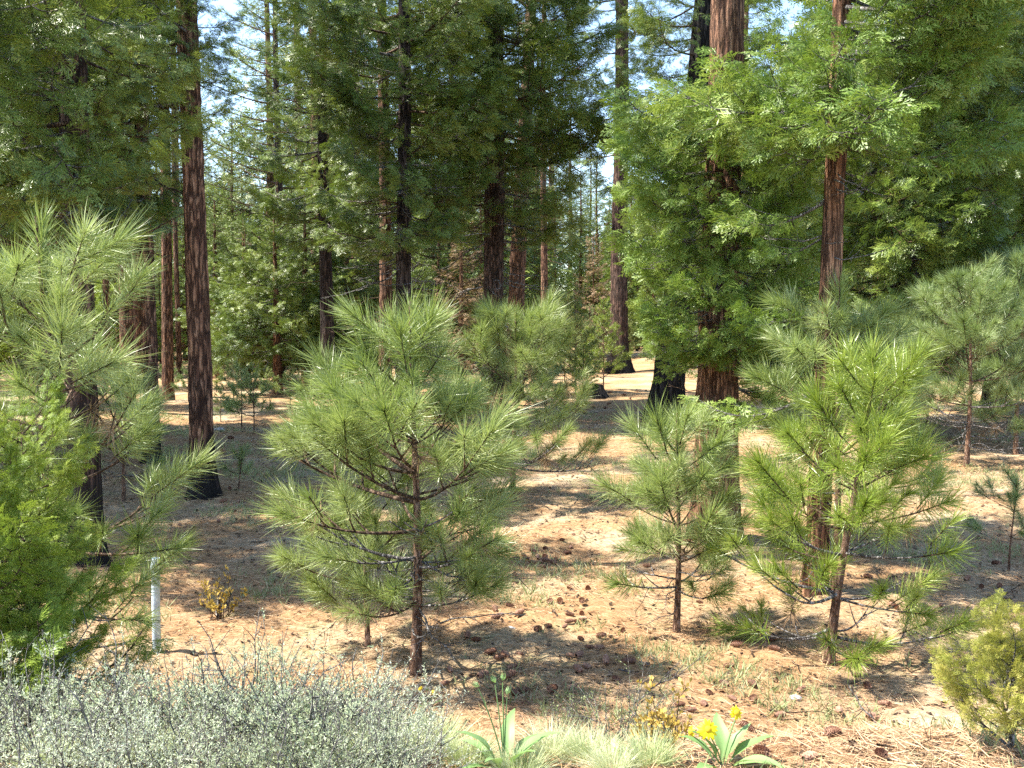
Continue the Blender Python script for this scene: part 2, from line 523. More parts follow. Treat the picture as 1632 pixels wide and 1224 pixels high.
def make_bough(seed, L=1.5, nsec=14, nsp=8, nl=12, w=0.0052, slen=0.23, sub=True, droop=0.28, up=0.42, flat=0.55):
    rs = random.Random(seed)
    mb = MB()
    pro = [spray(nl, slen, w, sub, rs) for _ in range(5)]
    t = np.linspace(0, 1, 9)
    ax = np.stack([L * t * 0.95, 0.12 * L * np.sin(t * 2.5 + seed) * t, L * (-droop * t + up * t * t * t)], 1)
    tube(mb, ax, 0.014 * L * (1 - 0.85 * t) + 0.001, 5, 1)
    V, F, n = [], [], 0

    def put(p, d, sc, roll):
        nonlocal n
        v, f = rs.choice(pro)
        M = frame_from(d, roll)
        V.append((v * sc) @ M.T + p); F.append(f + n); n += len(v)
    for k in range(nsec):
        u = 0.18 + 0.82 * (k + rs.uniform(0, .6)) / nsec
        u = min(u, 0.99)
        p = np.array([np.interp(u, t, ax[:, i]) for i in range(3)])
        s = 1 if k % 2 else -1
        l2 = L * (0.42 * (1 - u) + 0.13) * rs.uniform(0.7, 1.2)
        a = s * math.radians(rs.uniform(35, 65))
        d = np.array([math.cos(a), math.sin(a), rs.uniform(-0.35, 0.25)])
        tt = np.linspace(0, 1, 4)
        sp = p + d[None, :] * (l2 * tt)[:, None]
        sp[:, 2] += l2 * (-0.25 * tt + 0.35 * tt ** 2)
        tube(mb, sp, 0.005 * L * (1 - 0.8 * tt) + 0.0008, 3, 1, False)
        for q in range(nsp):
            uu = (q + rs.uniform(0.2, 1)) / nsp
            pp = np.array([np.interp(uu, tt, sp[:, i]) for i in range(3)])
            b = a + rs.choice([-1, 1]) * math.radians(rs.uniform(10, 60))
            dd = np.array([math.cos(b), math.sin(b), rs.uniform(-0.6, 0.45)])
            put(pp, dd, rs.uniform(0.6, 1.15), rs.gauss(0, flat * 1.5))
        put(sp[-1], d + np.array([0, 0, .15]), rs.uniform(0.8, 1.2), rs.gauss(0, flat))
    for q in range(4):
        put(ax[-1 - q // 2], np.array([1, rs.uniform(-.5, .5), rs.uniform(0, .6)]), rs.uniform(.8, 1.2), rs.gauss(0, flat))
    mb.add(np.concatenate(V), np.concatenate(F), 0)
    return mb


BOUGHS = [make_bough(100 + i) for i in range(7)]
BOUGH_ME = [b.mesh('cedar_bough', [M_CEDAR, B_GREY if i % 3 == 0 else B_TWIG]) for i, b in enumerate(BOUGHS)]
FRONT_ME = [make_bough(130 + i, nsec=13, nsp=6, nl=8, w=0.0078, slen=0.26, flat=.9, droop=.34).mesh('cedar_bough', [M_CEDARLIT, B_GREY]) for i in range(6)]
SHRUB_ME = [b.mesh('cedar_shrub_bough', [M_CEDARG, B_TWIG]) for b in BOUGHS[:4]]
YOUNG_ME = [b.mesh('young_cedar_bough', [M_CEDARY, B_GREY]) for b in BOUGHS[:4]]


def dead_branch_mb(seed, L=1.0, n=5, r=0.011, twiggy=0.35):
    rs = random.Random(seed)
    mb = MB()
    t = np.linspace(0, 1, 8)
    c = rs.uniform(-.25, .3)
    ax = np.stack([L * t, L * c * t * t + 0.03 * np.sin(t * 9 + seed), L * (-0.22 * t + rs.uniform(.05, .4) * t * t) + 0.02 * np.sin(t * 11 + seed * 2)], 1)
    tube(mb, ax, r * (1 - 0.85 * t) + 0.0012, 5, 0)
    for k in range(n):
        u = rs.uniform(0.25, 0.95)
        p = np.array([np.interp(u, t, ax[:, i]) for i in range(3)])
        a = rs.choice([-1, 1]) * math.radians(rs.uniform(25, 65))
        l2 = L * twiggy * rs.uniform(0.5, 1.2) * (1.1 - u * .6)
        d = np.array([math.cos(a), math.sin(a), rs.uniform(-0.5, 0.5)])
        tt = np.linspace(0, 1, 4)
        sp = p + d[None, :] * (l2 * tt)[:, None] + np.array([0, 0, 1])[None] * (l2 * .25 * tt ** 2)[:, None]
        tube(mb, sp, r * 0.45 * (1 - 0.8 * tt) + 0.0008, 3, 0, False)
    return mb


DEAD_MB = [dead_branch_mb(50 + i, n=5 + i) for i in range(5)]
DEAD_ME = [b.mesh('dead_branch', [B_GREY]) for b in DEAD_MB]
DEADD_ME = [b.mesh('bare_branch', [B_TWIG]) for b in DEAD_MB]


def hang(parent, mes, name, z, az, s, pitch=0.0, roll=0.0, off=0.0, cxy=(0, 0)):
    M = Matrix.Translation((cxy[0] + off * math.cos(az), cxy[1] + off * math.sin(az), z)) @ Matrix.Rotation(az, 4, 'Z') @ \
        Matrix.Rotation(-pitch, 4, 'Y') @ Matrix.Rotation(roll, 4, 'X') @ Matrix.Scale(s, 4)
    return link(name, R.choice(mes), parent, M)


def conifer(name, loc, label, h, r, bark, bands, mes=None, lean=(0, 0), seed=0, sides=28, rough=0.06, flare=0.5,
            dead=(), cat='tree', group=None, fine_to=7.0, taper=0.85):
    """bands: (z0, z1, boughs per metre, length0, length1, azimuth filter or None)"""
    rs = random.Random(seed)
    e = thing(name, loc, label, cat, group)
    link('trunk', trunk_mb(h, r, lean, sides, rough, flare, seed=seed, fine_to=fine_to, taper=taper).mesh('trunk', [bark]), e)

    def cxy(z):
        return (lean[0] * z / h, lean[1] * z / h)
    for z0, z1, dens, l0, l1, filt in bands:
        if z1 > 0.85 * h and z0 > 0.3 * h:
            dens *= 0.55          # the upper crowns are looser
        n = int((z1 - z0) * dens)
        az = rs.uniform(0, 6.28)
        for k in range(n):
            z = z0 + (z1 - z0) * (k + rs.uniform(0, 1)) / n
            az += 2.399 + rs.uniform(-.5, .5)
            if filt is not None and not filt(math.degrees(az) % 360):
                continue
            l = l0 + (l1 - l0) * (z - z0) / (z1 - z0)
            s = l / 1.5 * rs.uniform(0.65, 1.2)
            u = z / h
            hang(e, mes or BOUGH_ME, 'bough', z, az, s, rs.uniform(-0.2, 0.25) + 0.25 * u, rs.uniform(-.5, .5), r * (1 - taper * u) * 0.8, cxy(z))
    for z0, z1, n, l0, dm in dead:
        for k in range(n):
            z = rs.uniform(z0, z1)
            az = rs.uniform(0, 6.28)
            hang(e, dm, 'dead_branch', z, az, l0 * rs.uniform(.5, 1.2), rs.uniform(-.3, .2), rs.uniform(-1, 1), r * (1 - taper * z / h) * 0.8, cxy(z))
    return e


def facing(lo, hi):            # azimuth window in degrees, measured from +X; camera side is 270
    return lambda a: (lo <= a <= hi) if lo < hi else (a >= lo or a <= hi)


# ------------------------------------------------------------------ needle tufts and pine saplings
def make_tuft(seed, n=230, L=0.21, nl=0.165, w=0.0036, spread=1.0, twig=True, wood=1):
    global NR
    keep = NR
    NR = np.random.default_rng(seed)
    mb = MB()
    s = NR.random(n) ** 0.75
    zb = 0.01 + s * (L - 0.012)
    ph = NR.uniform(0, 2 * math.pi, n)
    th = np.radians((72 - 46 * s ** 2) * spread + NR.normal(0, 8, n))
    d = np.stack([np.sin(th) * np.cos(ph), np.sin(th) * np.sin(ph), np.cos(th)], 1)
    b = np.stack([np.zeros(n), np.zeros(n), zb], 1) + d * 0.003
    nl = nl * NR.uniform(.85, 1.1); lop = rand_unit(1)[0] * .12
    d = d + lop; d /= np.linalg.norm(d, axis=1)[:, None]
    ln = nl * NR.uniform(0.55, 1.12, n)
    bend = rand_unit(n) * ln[:, None] * 0.24 + np.array([0, 0, 1]) * (ln * 0.12)[:, None]
    strips(mb, b, d, ln, w * NR.uniform(.7, 1.2, n), bend, 0)
    if twig:
        tube(mb, [[0, 0, -0.02], [0, 0, L * 0.5], [0, 0, L + 0.012]], [0.0045, 0.004, 0.003], 5, wood)
    NR = keep
    return mb


TUFT = [make_tuft(i, nl=[.17, .185, .15, .175, .19, .16, .155, .18][i], n=[220, 270, 170, 240, 300, 140, 220, 260][i], L=[.2, .27, .16, .23, .3, .2, .18, .25][i], spread=[1, .9, 1.15, 1, .85, 1.1, 1.2, .95][i], w=.003) for i in range(8)]
TUFT_L = [make_tuft(20 + i, n=260, L=0.3, spread=0.95) for i in range(3)]
DTUFT = [make_tuft(40 + i, n=70, L=0.14, spread=1.15, nl=0.14) for i in range(2)]
TM = {}
for key, m in (('green', M_NEEDLE), ('yellow', M_NEEDLEY), ('blue', M_NEEDLEB)):
    TM[key] = ([b.mesh('needle_tuft', [m, B_TWIG]) for b in TUFT], [b.mesh('leader_tuft', [m, B_TWIG]) for b in TUFT_L])
DT_ME = [b.mesh('dead_needle_tuft', [M_DEADN, B_TWIG]) for b in DTUFT]


def sapling(loc, label, h, rad, kind='green', seed=0, prof=None, u0=0.16, dlev=0.24, nbr=5, bare=0.2, tscale=1.0, lean=(0, 0),
            tr=0.026, deadt=0.06, name='pine_sapling', group='young pines in the sun', side=4, droop=0.0, dead_low=0, bias=0.0):
    rs = random.Random(seed)
    e = thing(name, loc, label, 'sapling', group)
    n = 14
    t = np.linspace(0, 1, n)
    wob = 0.02 * h * 0.4
    ax = np.stack([lean[0] * t + wob * np.sin(t * 5 + seed), lean[1] * t + wob * np.sin(t * 4 + seed * 2), -0.05 + (h + .05) * t], 1)
    mb = MB(); tube(mb, ax, tr * (1 - 0.82 * t) * (1 + 0.35 * np.exp(-t * 18)), 10, 0)
    link('trunk', mb.mesh('trunk', [B_SAPL]), e)
    at = lambda z: np.array([np.interp(z, ax[:, 2], ax[:, i]) for i in range(3)])
    T, TL = TM[kind]
    prof = prof or [(0, 0.5), (0.2, 0.85), (0.4, 1.0), (0.6, 0.8), (0.8, 0.48), (0.93, 0.25), (1, 0.15)]
    z = u0 * h
    while z < h * 0.87:
        u = z / h
        base_l = rad * np.interp(u, [p[0] for p in prof], [p[1] for p in prof])
        a0 = rs.uniform(0, 6.28)
        for b in range(nbr):
            az = a0 + b * 6.283 / nbr + rs.uniform(-.35, .35)
            Lb = base_l * rs.uniform(0.7, 1.12) * (1 - bias * math.cos(az))
            el = math.radians(np.interp(u, [0, .25, .6, 1], [-14, -4, 20, 48]) + rs.uniform(-10, 10)) - droop
            p0 = at(z + rs.uniform(-.04, .04))
            tt = np.linspace(0, 1, 7)
            bendup = rs.uniform(0.1, 0.42)
            dirh = np.array([math.cos(az), math.sin(az), 0])
            perp = np.array([-dirh[1], dirh[0], 0])
            pts = p0 + dirh[None] * (Lb * math.cos(el) * tt)[:, None]
            pts[:, 2] += Lb * math.sin(el) * tt + Lb * bendup * tt ** 2.2
            pts += perp[None] * (Lb * 0.1 * rs.uniform(-1, 1) * tt ** 2)[:, None]
            isbare = rs.random() < (bare * 2.2 if u < 0.3 else bare * 0.15)
            bmb = MB()
            rb = max(0.0035, tr * 0.36 * Lb / rad)
            tube(bmb, pts, rb * (1 - 0.7 * tt), 5, 0)
            tufts = []
            dtip = pts[-1] - pts[-2]
            if not isbare or rs.random() < .6:
                tufts.append((pts[-1] - dtip / np.linalg.norm(dtip) * 0.12, dtip, 1.0, True))
            if Lb > 0.28:
                ns = max(2, int(side * Lb / 0.7 + rs.random()))
                for k in range(ns):
                    uu = 0.36 + 0.56 * (k + rs.uniform(0, .7)) / ns
                    pp = np.array([np.interp(uu, tt, pts[:, i]) for i in range(3)])
                    sgn = 1 if k % 2 else -1
                    l2 = Lb * rs.uniform(0.18, 0.34) * (1.25 - uu * .6) + 0.05
                    ang = rs.uniform(.55, 1.0)
                    dv = dirh * math.cos(ang) + perp * sgn * math.sin(ang)
                    dv = dv + np.array([0, 0, rs.uniform(0.1, .7)])
                    dv /= np.linalg.norm(dv)
                    q = np.linspace(0, 1, 4)
                    sp = pp[None] + dv[None] * (l2 * q)[:, None]
                    sp[:, 2] += l2 * 0.2 * q ** 2
                    tube(bmb, sp, rb * 0.55 * (1 - .6 * q), 4, 0)
                    if not isbare:
                        tufts.append((sp[-1] - dv * 0.1, sp[-1] - sp[-2], 0.9, True))
            mat_b = B_GREY if (isbare or (u < 0.35 and rs.random() < .6)) else B_TWIG
            bo = link('branch', bmb.mesh('branch', [mat_b]), e)
            if isbare and rs.random() < .8:
                for k in range(2):
                    uu = rs.uniform(.4, .95)
                    pp = np.array([np.interp(uu, tt, pts[:, i]) for i in range(3)])
                    link('dead_twig', rs.choice(DEAD_ME), bo, mat4(frame_from(dirh + perp * rs.uniform(-1, 1) + np.array([0, 0, rs.uniform(-.8, .3)]), rs.uniform(0, 6)), pp, rs.uniform(.15, .3)))
            for p, d, s, live in tufts:
                dead = rs.random() < deadt and u < .6
                mes = DT_ME if dead else T
                dd = d / np.linalg.norm(d)
                if dead:
                    dd = dd + np.array([0, 0, -1.2])
                sc_ = tscale * s * rs.uniform(0.85, 1.15) * (0.92 if u < .3 else 1.0)
                link('dead_needle_tuft' if dead else 'needle_tuft', rs.choice(mes), bo, mat4(frame_from(dd, rs.uniform(0, 6.28), 'Z'), p, sc_))
        z += dlev * rs.uniform(.85, 1.15) * (1.0 if u < .7 else 0.8)
    for k, zz in enumerate((h - 0.34 * tscale, h - 0.58 * tscale)):
        if zz > 0.3 * h:
            link('leader_tuft', rs.choice(TL), e, mat4(frame_from((0.02, 0.02, 1), rs.uniform(0, 6), 'Z'), at(zz), tscale))
    for k in range(dead_low):
        zz = rs.uniform(0.08, 0.3) * h
        az = rs.uniform(0, 6.28)
        hang(e, DEAD_ME, 'dead_branch', zz, az, rad * rs.uniform(.5, 1.05), rs.uniform(-.35, .3), rs.uniform(-1.5, 1.5), tr * .7)
    return e


# joined tree crowns for whatever stands farther off
def far_cedar_mb(seed, h, r, nb):
    rs = random.Random(seed)
    bb = [make_bough(seed * 10 + i, nsec=8, nsp=3, nl=5, w=0.022, slen=0.34, sub=False) for i in range(3)]
    mb = MB()
    az = 0
    for k in range(nb):
        u = (k + rs.random()) / nb
        z = h * (0.12 + 0.88 * u)
        az += 2.4 + rs.uniform(-.5, .5)
        s = (r * (1 - u) ** 0.75 + 0.25) * rs.uniform(.6, 1.2) / 1.5
        M = Matrix.Translation((0, 0, z)) @ Matrix.Rotation(az, 4, 'Z') @ Matrix.Rotation(-rs.uniform(-.25, .3) - .3 * u, 4, 'Y') @ Matrix.Rotation(rs.uniform(-.5, .5), 4, 'X') @ Matrix.Scale(s, 4)
        mb.merge(bb[k % 3], M)
    return mb


def pine_bough_mb(seed, L=2.0, nsec=7, per=18, nl=0.2, w=0.012):
    rs = random.Random(seed)
    mb = MB()
    t = np.linspace(0, 1, 6)
    ax = np.stack([L * t, 0.1 * L * np.sin(t * 3 + seed) * t, L * (0.0 * t + 0.22 * t * t)], 1)
    tube(mb, ax, 0.014 * L * (1 - 0.8 * t) + 0.003, 4, 1, False)
    tips = [(ax[-1], np.array([1, 0, .5])), (ax[-2], np.array([1, .4, .5]))]
    for k in range(nsec):
        u = 0.3 + 0.68 * (k + rs.random()) / nsec
        p = np.array([np.interp(u, t, ax[:, i]) for i in range(3)])
        a = (1 if k % 2 else -1) * rs.uniform(.5, 1.1)
        l2 = L * (0.34 * (1 - u) + 0.12) * rs.uniform(.7, 1.2)
        d = np.array([math.cos(a), math.sin(a), rs.uniform(-.1, .5)])
        q = p + d * l2
        tube(mb, [p, p + d * l2 * .5, q], [0.006, 0.005, 0.004], 3, 1, False)
        tips.append((q, d + np.array([0, 0, .3])))
        tips.append((p + d * l2 * .55, d + np.array([rs.uniform(-.5, .5), rs.uniform(-.5, .5), .6])))
    P, D = [], []
    for p, d in tips:
        d = d / np.linalg.norm(d)
        o = rand_unit(per) * 0.85 + d * 0.75
        o /= np.linalg.norm(o, axis=1)[:, None]
        P.append(p - d * 0.1 + d[None] * (NR.random(per) * 0.16)[:, None]); D.append(o)
    P = np.concatenate(P); D = np.concatenate(D); n = len(P)
    side = np.cross(D, rand_unit(n)); side /= np.linalg.norm(side, axis=1)[:, None]
    ln = nl * NR.uniform(.7, 1.2, n)[:, None]
    v = np.stack([P - side * w * .5, P + side * w * .5, P + D * ln], 1).reshape(-1, 3)
    mb.add(v, np.arange(len(v)).reshape(-1, 3), 0)
    return mb


PB = [pine_bough_mb(300 + i) for i in range(5)]
PB_ME = [b.mesh('pine_bough', [M_FARP, B_TWIG]) for b in PB]
PBB_ME = [b.mesh('blue_pine_bough', [M_NEEDLEB, B_TWIG]) for b in PB]


def far_pine_mb(seed, h, r, nb, z0=0.3):
    rs = random.Random(seed)
    mb = MB()
    az = 0
    for k in range(nb):
        u = (k + rs.random()) / nb
        z = h * (z0 + (1 - z0) * u)
        az += 2.4 + rs.uniform(-.5, .5)
        s = (r * (1 - u) ** 0.6 + 0.2) * rs.uniform(.6, 1.2) / 2.0
        M = Matrix.Translation((0, 0, z)) @ Matrix.Rotation(az, 4, 'Z') @ Matrix.Rotation(-rs.uniform(-.25, .3) - .3 * u, 4, 'Y') @ Matrix.Rotation(rs.uniform(-.6, .6), 4, 'X') @ Matrix.Scale(s, 4)
        mb.merge(PB[k % 5], M)
    return mb


FAR_CEDAR = [far_cedar_mb(60 + i, 18, 2.6, 150).mesh('cedar_crown', [M_CEDAR, B_TWIG]) for i in range(3)]
UNDER = [far_cedar_mb(65 + i, 14.4, 3.8, 130).mesh('understory_crown', [M_CEDARG if i else M_CEDAR, B_TWIG]) for i in range(2)]
FAR_PINE = [far_pine_mb(70 + i, 22, 3.2, 85).mesh('pine_crown', [M_FARP, B_TWIG]) for i in range(3)]
YB = [pine_bough_mb(340 + i, L=.95, nsec=6, per=26, nl=.17, w=.011) for i in range(3)]
SB = [pine_bough_mb(350 + i, L=.5, nsec=3, per=26, nl=.13, w=.011) for i in range(3)]


def young_mb(seed, h, r, nb, z0, bb, L):
    rs = random.Random(seed)
    mb = MB()
    az = 0
    for k in range(nb):
        u = (k + rs.random()) / nb
        az += 2.4 + rs.uniform(-.5, .5)
        s = (r * (1 - u) ** 0.7 + 0.12) * rs.uniform(.7, 1.2) / L
        M = Matrix.Translation((0, 0, h * (z0 + (.97 - z0) * u))) @ Matrix.Rotation(az, 4, 'Z') @ Matrix.Rotation(-rs.uniform(-.1, .4) - .6 * u, 4, 'Y') @ Matrix.Rotation(rs.uniform(-.6, .6), 4, 'X') @ Matrix.Scale(max(s, .35), 4)
        mb.merge(bb[k % 3], M)
    return mb


FAR_SEED = [young_mb(86 + i, 1.1, .32, 20, .25, SB, .5).mesh('seedling_crown', [[M_NEEDLEB, M_NEEDLE, M_SAGEG][i], B_TWIG]) for i in range(3)]
FAR_YOUNG = [young_mb(80 + i, 3.2, 0.9, 46, 0.12, YB, .95).mesh('young_pine_crown', [[M_FARP, M_NEEDLEB, M_NEEDLEY][i], B_TWIG]) for i in range(3)]
FAR_DEAD = far_cedar_mb(90, 9, 1.6, 90).mesh('dead_crown', [M_DEADN, B_TWIG])
TRUNK_C = trunk_mb(18, 0.24, sides=12, rough=.05, flare=.3, step=.5).mesh('trunk', [B_RED])
TRUNK_P = trunk_mb(22, 0.26, sides=12, rough=.05, flare=.3, step=.5).mesh('trunk', [B_PINE])
tb = MB(); tube(tb, [[0, 0, -.1], [0.02, 0, 1.5], [0, 0.02, 3.1]], [0.03, 0.02, 0.006], 6)
TRUNK_Y = tb.mesh('trunk', [B_SAPL])
tb = MB(); tube(tb, [[0, 0, -.05], [0.01, 0, .5], [0, 0.01, 1.08]], [0.014, 0.009, 0.003], 6)
TRUNK_S = tb.mesh('trunk', [B_SAPL])

# ------------------------------------------------------------------ the trees whose trunks can be told apart
def rad_px(wpx, D):
    return wpx / FPX * D / 2


back = facing(20, 160)
notfront = facing(-40 % 360, 220)
side_back = facing(330, 210)

# big red cedar right of the middle, its crown hanging over both sides
p = ground_at(1145, 862)
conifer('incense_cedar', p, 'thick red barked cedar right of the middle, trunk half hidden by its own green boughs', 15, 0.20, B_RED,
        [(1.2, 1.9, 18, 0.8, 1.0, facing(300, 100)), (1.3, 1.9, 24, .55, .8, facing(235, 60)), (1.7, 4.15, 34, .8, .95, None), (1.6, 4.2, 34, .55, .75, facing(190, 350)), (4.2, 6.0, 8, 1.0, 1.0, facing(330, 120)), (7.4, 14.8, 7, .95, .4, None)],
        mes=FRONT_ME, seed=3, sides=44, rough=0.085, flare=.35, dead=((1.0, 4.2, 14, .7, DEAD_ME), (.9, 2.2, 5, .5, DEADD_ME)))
# second cedar to its right with a bare trunk stretch
p = ground_at(1296, 945)
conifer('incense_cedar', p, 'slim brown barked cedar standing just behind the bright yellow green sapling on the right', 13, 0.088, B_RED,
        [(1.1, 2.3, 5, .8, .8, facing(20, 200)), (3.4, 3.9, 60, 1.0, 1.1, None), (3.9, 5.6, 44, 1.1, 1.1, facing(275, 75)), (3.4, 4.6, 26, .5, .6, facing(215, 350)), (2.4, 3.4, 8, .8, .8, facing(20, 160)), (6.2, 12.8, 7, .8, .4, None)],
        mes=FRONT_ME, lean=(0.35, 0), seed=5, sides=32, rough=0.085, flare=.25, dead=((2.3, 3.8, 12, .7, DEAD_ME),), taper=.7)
p = on_ground(1440, 19.5)
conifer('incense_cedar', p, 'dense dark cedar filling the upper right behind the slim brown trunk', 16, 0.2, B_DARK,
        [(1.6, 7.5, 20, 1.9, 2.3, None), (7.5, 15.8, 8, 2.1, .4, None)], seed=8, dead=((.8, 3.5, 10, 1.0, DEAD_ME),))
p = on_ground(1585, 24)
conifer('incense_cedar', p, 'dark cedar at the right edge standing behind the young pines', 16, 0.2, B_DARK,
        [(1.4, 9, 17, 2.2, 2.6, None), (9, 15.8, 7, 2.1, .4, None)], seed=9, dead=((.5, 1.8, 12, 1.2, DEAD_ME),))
# burnt trunk with a dark crown behind the big cedar
p = ground_at(1060, 672)
conifer('incense_cedar', p, 'cedar with burnt black leaning base left of the big red cedar', 19, 0.30, B_BLACK,
        [(4.2, 9.5, 11, 1.3, 1.4, facing(0, 250)), (9.5, 18.5, 7, 1.8, .4, None)], lean=(1.6, 0), seed=12, sides=32, flare=.6)
# tall pine trunk with fire scarred foot, centre right
p = ground_at(987, 594)
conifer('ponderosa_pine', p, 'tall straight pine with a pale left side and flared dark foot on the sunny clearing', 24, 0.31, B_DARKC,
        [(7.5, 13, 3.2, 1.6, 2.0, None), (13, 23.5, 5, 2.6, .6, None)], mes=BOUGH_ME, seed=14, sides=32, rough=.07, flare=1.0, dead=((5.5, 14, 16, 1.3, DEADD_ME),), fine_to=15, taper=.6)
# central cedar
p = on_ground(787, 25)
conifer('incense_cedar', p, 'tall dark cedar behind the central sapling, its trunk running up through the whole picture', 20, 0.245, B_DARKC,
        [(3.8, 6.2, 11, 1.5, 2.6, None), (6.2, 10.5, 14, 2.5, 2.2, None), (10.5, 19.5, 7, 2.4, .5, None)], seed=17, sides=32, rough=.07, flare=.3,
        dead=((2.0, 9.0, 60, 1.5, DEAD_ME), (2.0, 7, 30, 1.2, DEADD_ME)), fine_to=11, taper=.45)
p = on_ground(818, 30)
conifer('ponderosa_pine', p, 'pale brown pine trunk leaning slightly just right of the tall dark central cedar', 21, 0.25, B_PINE,
        [(9, 20, 4, 2.0, .6, None)], mes=PB_ME, lean=(.9, 0), seed=18, fine_to=11, flare=.2)
p = on_ground(645, 22)
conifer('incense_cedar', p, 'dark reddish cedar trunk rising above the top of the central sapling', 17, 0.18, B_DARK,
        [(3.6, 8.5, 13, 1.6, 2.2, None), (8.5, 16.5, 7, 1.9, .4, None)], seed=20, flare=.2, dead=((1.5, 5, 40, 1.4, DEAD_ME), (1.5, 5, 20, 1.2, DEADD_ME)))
p = on_ground(614, 26)
conifer('ponderosa_pine', p, 'pine trunk lit pale on one side, left of the reddish cedar trunk above the sapling', 19, 0.17, B_PINE,
        [(7.5, 18.5, 5, 1.8, .4, None)], mes=PB_ME, seed=21, flare=.2, dead=((2, 7, 12, 1.0, DEADD_ME),), fine_to=9)
p = on_ground(866, 36)
conifer('ponderosa_pine', p, 'thin distant pine trunk right of the pale leaning trunk', 20, 0.13, B_PINE,
        [(8.5, 19.5, 5, 1.6, .4, None)], mes=PB_ME, seed=22, flare=.2, fine_to=12, dead=((2, 8, 14, 1.0, DEADD_ME),))
# left group
p = ground_at(318, 792)
conifer('ponderosa_pine', p, 'reddish pine with blackened flared foot on the left, bare up to the dark boughs', 17, 0.135, B_PINEC,
        [(4.5, 6.4, 14, 1.3, 1.4, facing(110, 290)), (4.5, 6.4, 8, .6, .6, facing(290, 110)), (4.3, 6.4, 22, .45, .7, facing(190, 340)), (6.4, 16.5, 5, .8, .4, None)], lean=(-.05, 0), seed=25, sides=36, rough=.07, flare=.6, taper=.4)
p = ground_at(141, 898)
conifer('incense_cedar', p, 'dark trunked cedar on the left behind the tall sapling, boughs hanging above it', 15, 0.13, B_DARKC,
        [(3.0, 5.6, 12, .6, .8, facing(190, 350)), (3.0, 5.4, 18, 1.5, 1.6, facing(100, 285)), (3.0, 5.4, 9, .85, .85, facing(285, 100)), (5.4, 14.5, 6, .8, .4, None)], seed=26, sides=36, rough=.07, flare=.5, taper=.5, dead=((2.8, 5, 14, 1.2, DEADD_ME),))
p = ground_at(240, 737)
conifer('ponderosa_pine', p, 'second pine with a black foot left of the reddish flared pine', 17, 0.115, B_PINEC,
        [(3.6, 8, 11, 1.5, 1.8, facing(100, 280)), (3.6, 8, 5, .7, .7, facing(280, 100)), (8, 16.5, 6, 1.2, .5, None)], seed=27, sides=28, flare=.35, taper=.5, dead=((3, 6, 10, 1.2, DEADD_ME),))
p = ground_at(103, 692)
conifer('ponderosa_pine', p, 'orange lit thin pine trunk between the dark cedar and the left edge', 18, 0.12, B_PINE,
        [(4.5, 17.5, 7, 1.9, .5, None)], seed=28, flare=.2, taper=.5)
p = ground_at(76, 688)
conifer('ponderosa_pine', p, 'reddish pine trunk nearest the left edge behind the tall sapling', 18, 0.10, B_PINE,
        [(4.0, 17.5, 7, 1.9, .5, None)], seed=29, flare=.2, taper=.5)
p = on_ground(-40, 15)
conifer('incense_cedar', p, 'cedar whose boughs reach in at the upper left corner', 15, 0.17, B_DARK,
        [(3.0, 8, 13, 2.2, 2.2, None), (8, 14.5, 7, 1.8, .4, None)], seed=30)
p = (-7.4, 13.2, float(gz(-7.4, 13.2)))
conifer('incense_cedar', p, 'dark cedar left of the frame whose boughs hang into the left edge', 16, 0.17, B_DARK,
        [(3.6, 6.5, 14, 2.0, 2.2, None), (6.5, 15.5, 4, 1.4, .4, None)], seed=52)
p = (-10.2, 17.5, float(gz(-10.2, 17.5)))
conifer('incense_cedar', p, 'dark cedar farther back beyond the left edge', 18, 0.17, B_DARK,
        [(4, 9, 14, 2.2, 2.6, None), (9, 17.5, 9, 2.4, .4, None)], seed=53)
p = on_ground(201, 24)
conifer('ponderosa_pine', p, 'sunlit pine trunk behind and left of the pine with the black foot', 20, 0.155, B_PINE,
        [(5.5, 19.5, 6, 1.7, .5, None)], seed=31, flare=.2, taper=.4, fine_to=9)
p = on_ground(268, 29)
conifer('ponderosa_pine', p, 'straight light brown pine trunk between the two black footed pines', 20, 0.15, B_PINE,
        [(6.5, 19.5, 5, 1.1, .5, None)], seed=32, flare=.2, taper=.4, fine_to=9)
p = on_ground(284, 42)
conifer('ponderosa_pine', p, 'very thin far pine trunk close beside the straight light brown one', 20, 0.10, B_PINE,
        [(8.5, 19.5, 5, 1.1, .5, None)], seed=33, flare=.2, taper=.4, fine_to=9, mes=PB_ME)
for k, (px, D, r, lab) in enumerate([(128, 34, .13, 'thin reddish pine trunk far behind the dark trunked cedar on the left'), (170, 38, .12, 'thin pine trunk deep between the left hand trunks'),
                                     (222, 33, .13, 'thin reddish trunk tucked beside the sunlit pine trunk on the left'), (308, 45, .12, 'far thin trunk peeking out left of the flared pine'),
                                     (505, 44, .2, 'short looking far trunk behind the left shoulder of the central sapling'), (480, 50, .2, 'far dark trunk left of the short looking one behind the sapling')]):
    conifer('ponderosa_pine', on_ground(px, D), lab, 19, r, B_PINE, [(8, 18.5, 5, 1.0, .4, None)], mes=PB_ME, seed=230 + k, flare=.25, taper=.4, fine_to=9)
p = on_ground(346, 40)
conifer('incense_cedar', p, 'reddish far trunk just right of the flared pine on the left', 6.5, 0.16, B_RED,
        [(1.8, 6.4, 14, 1.5, .4, None)], seed=34, flare=.2)
p = on_ground(447, 38)
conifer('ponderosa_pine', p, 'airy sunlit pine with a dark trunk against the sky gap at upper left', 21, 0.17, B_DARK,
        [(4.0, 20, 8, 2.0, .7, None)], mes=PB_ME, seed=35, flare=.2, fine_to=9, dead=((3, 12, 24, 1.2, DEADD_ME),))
p = on_ground(375, 46)
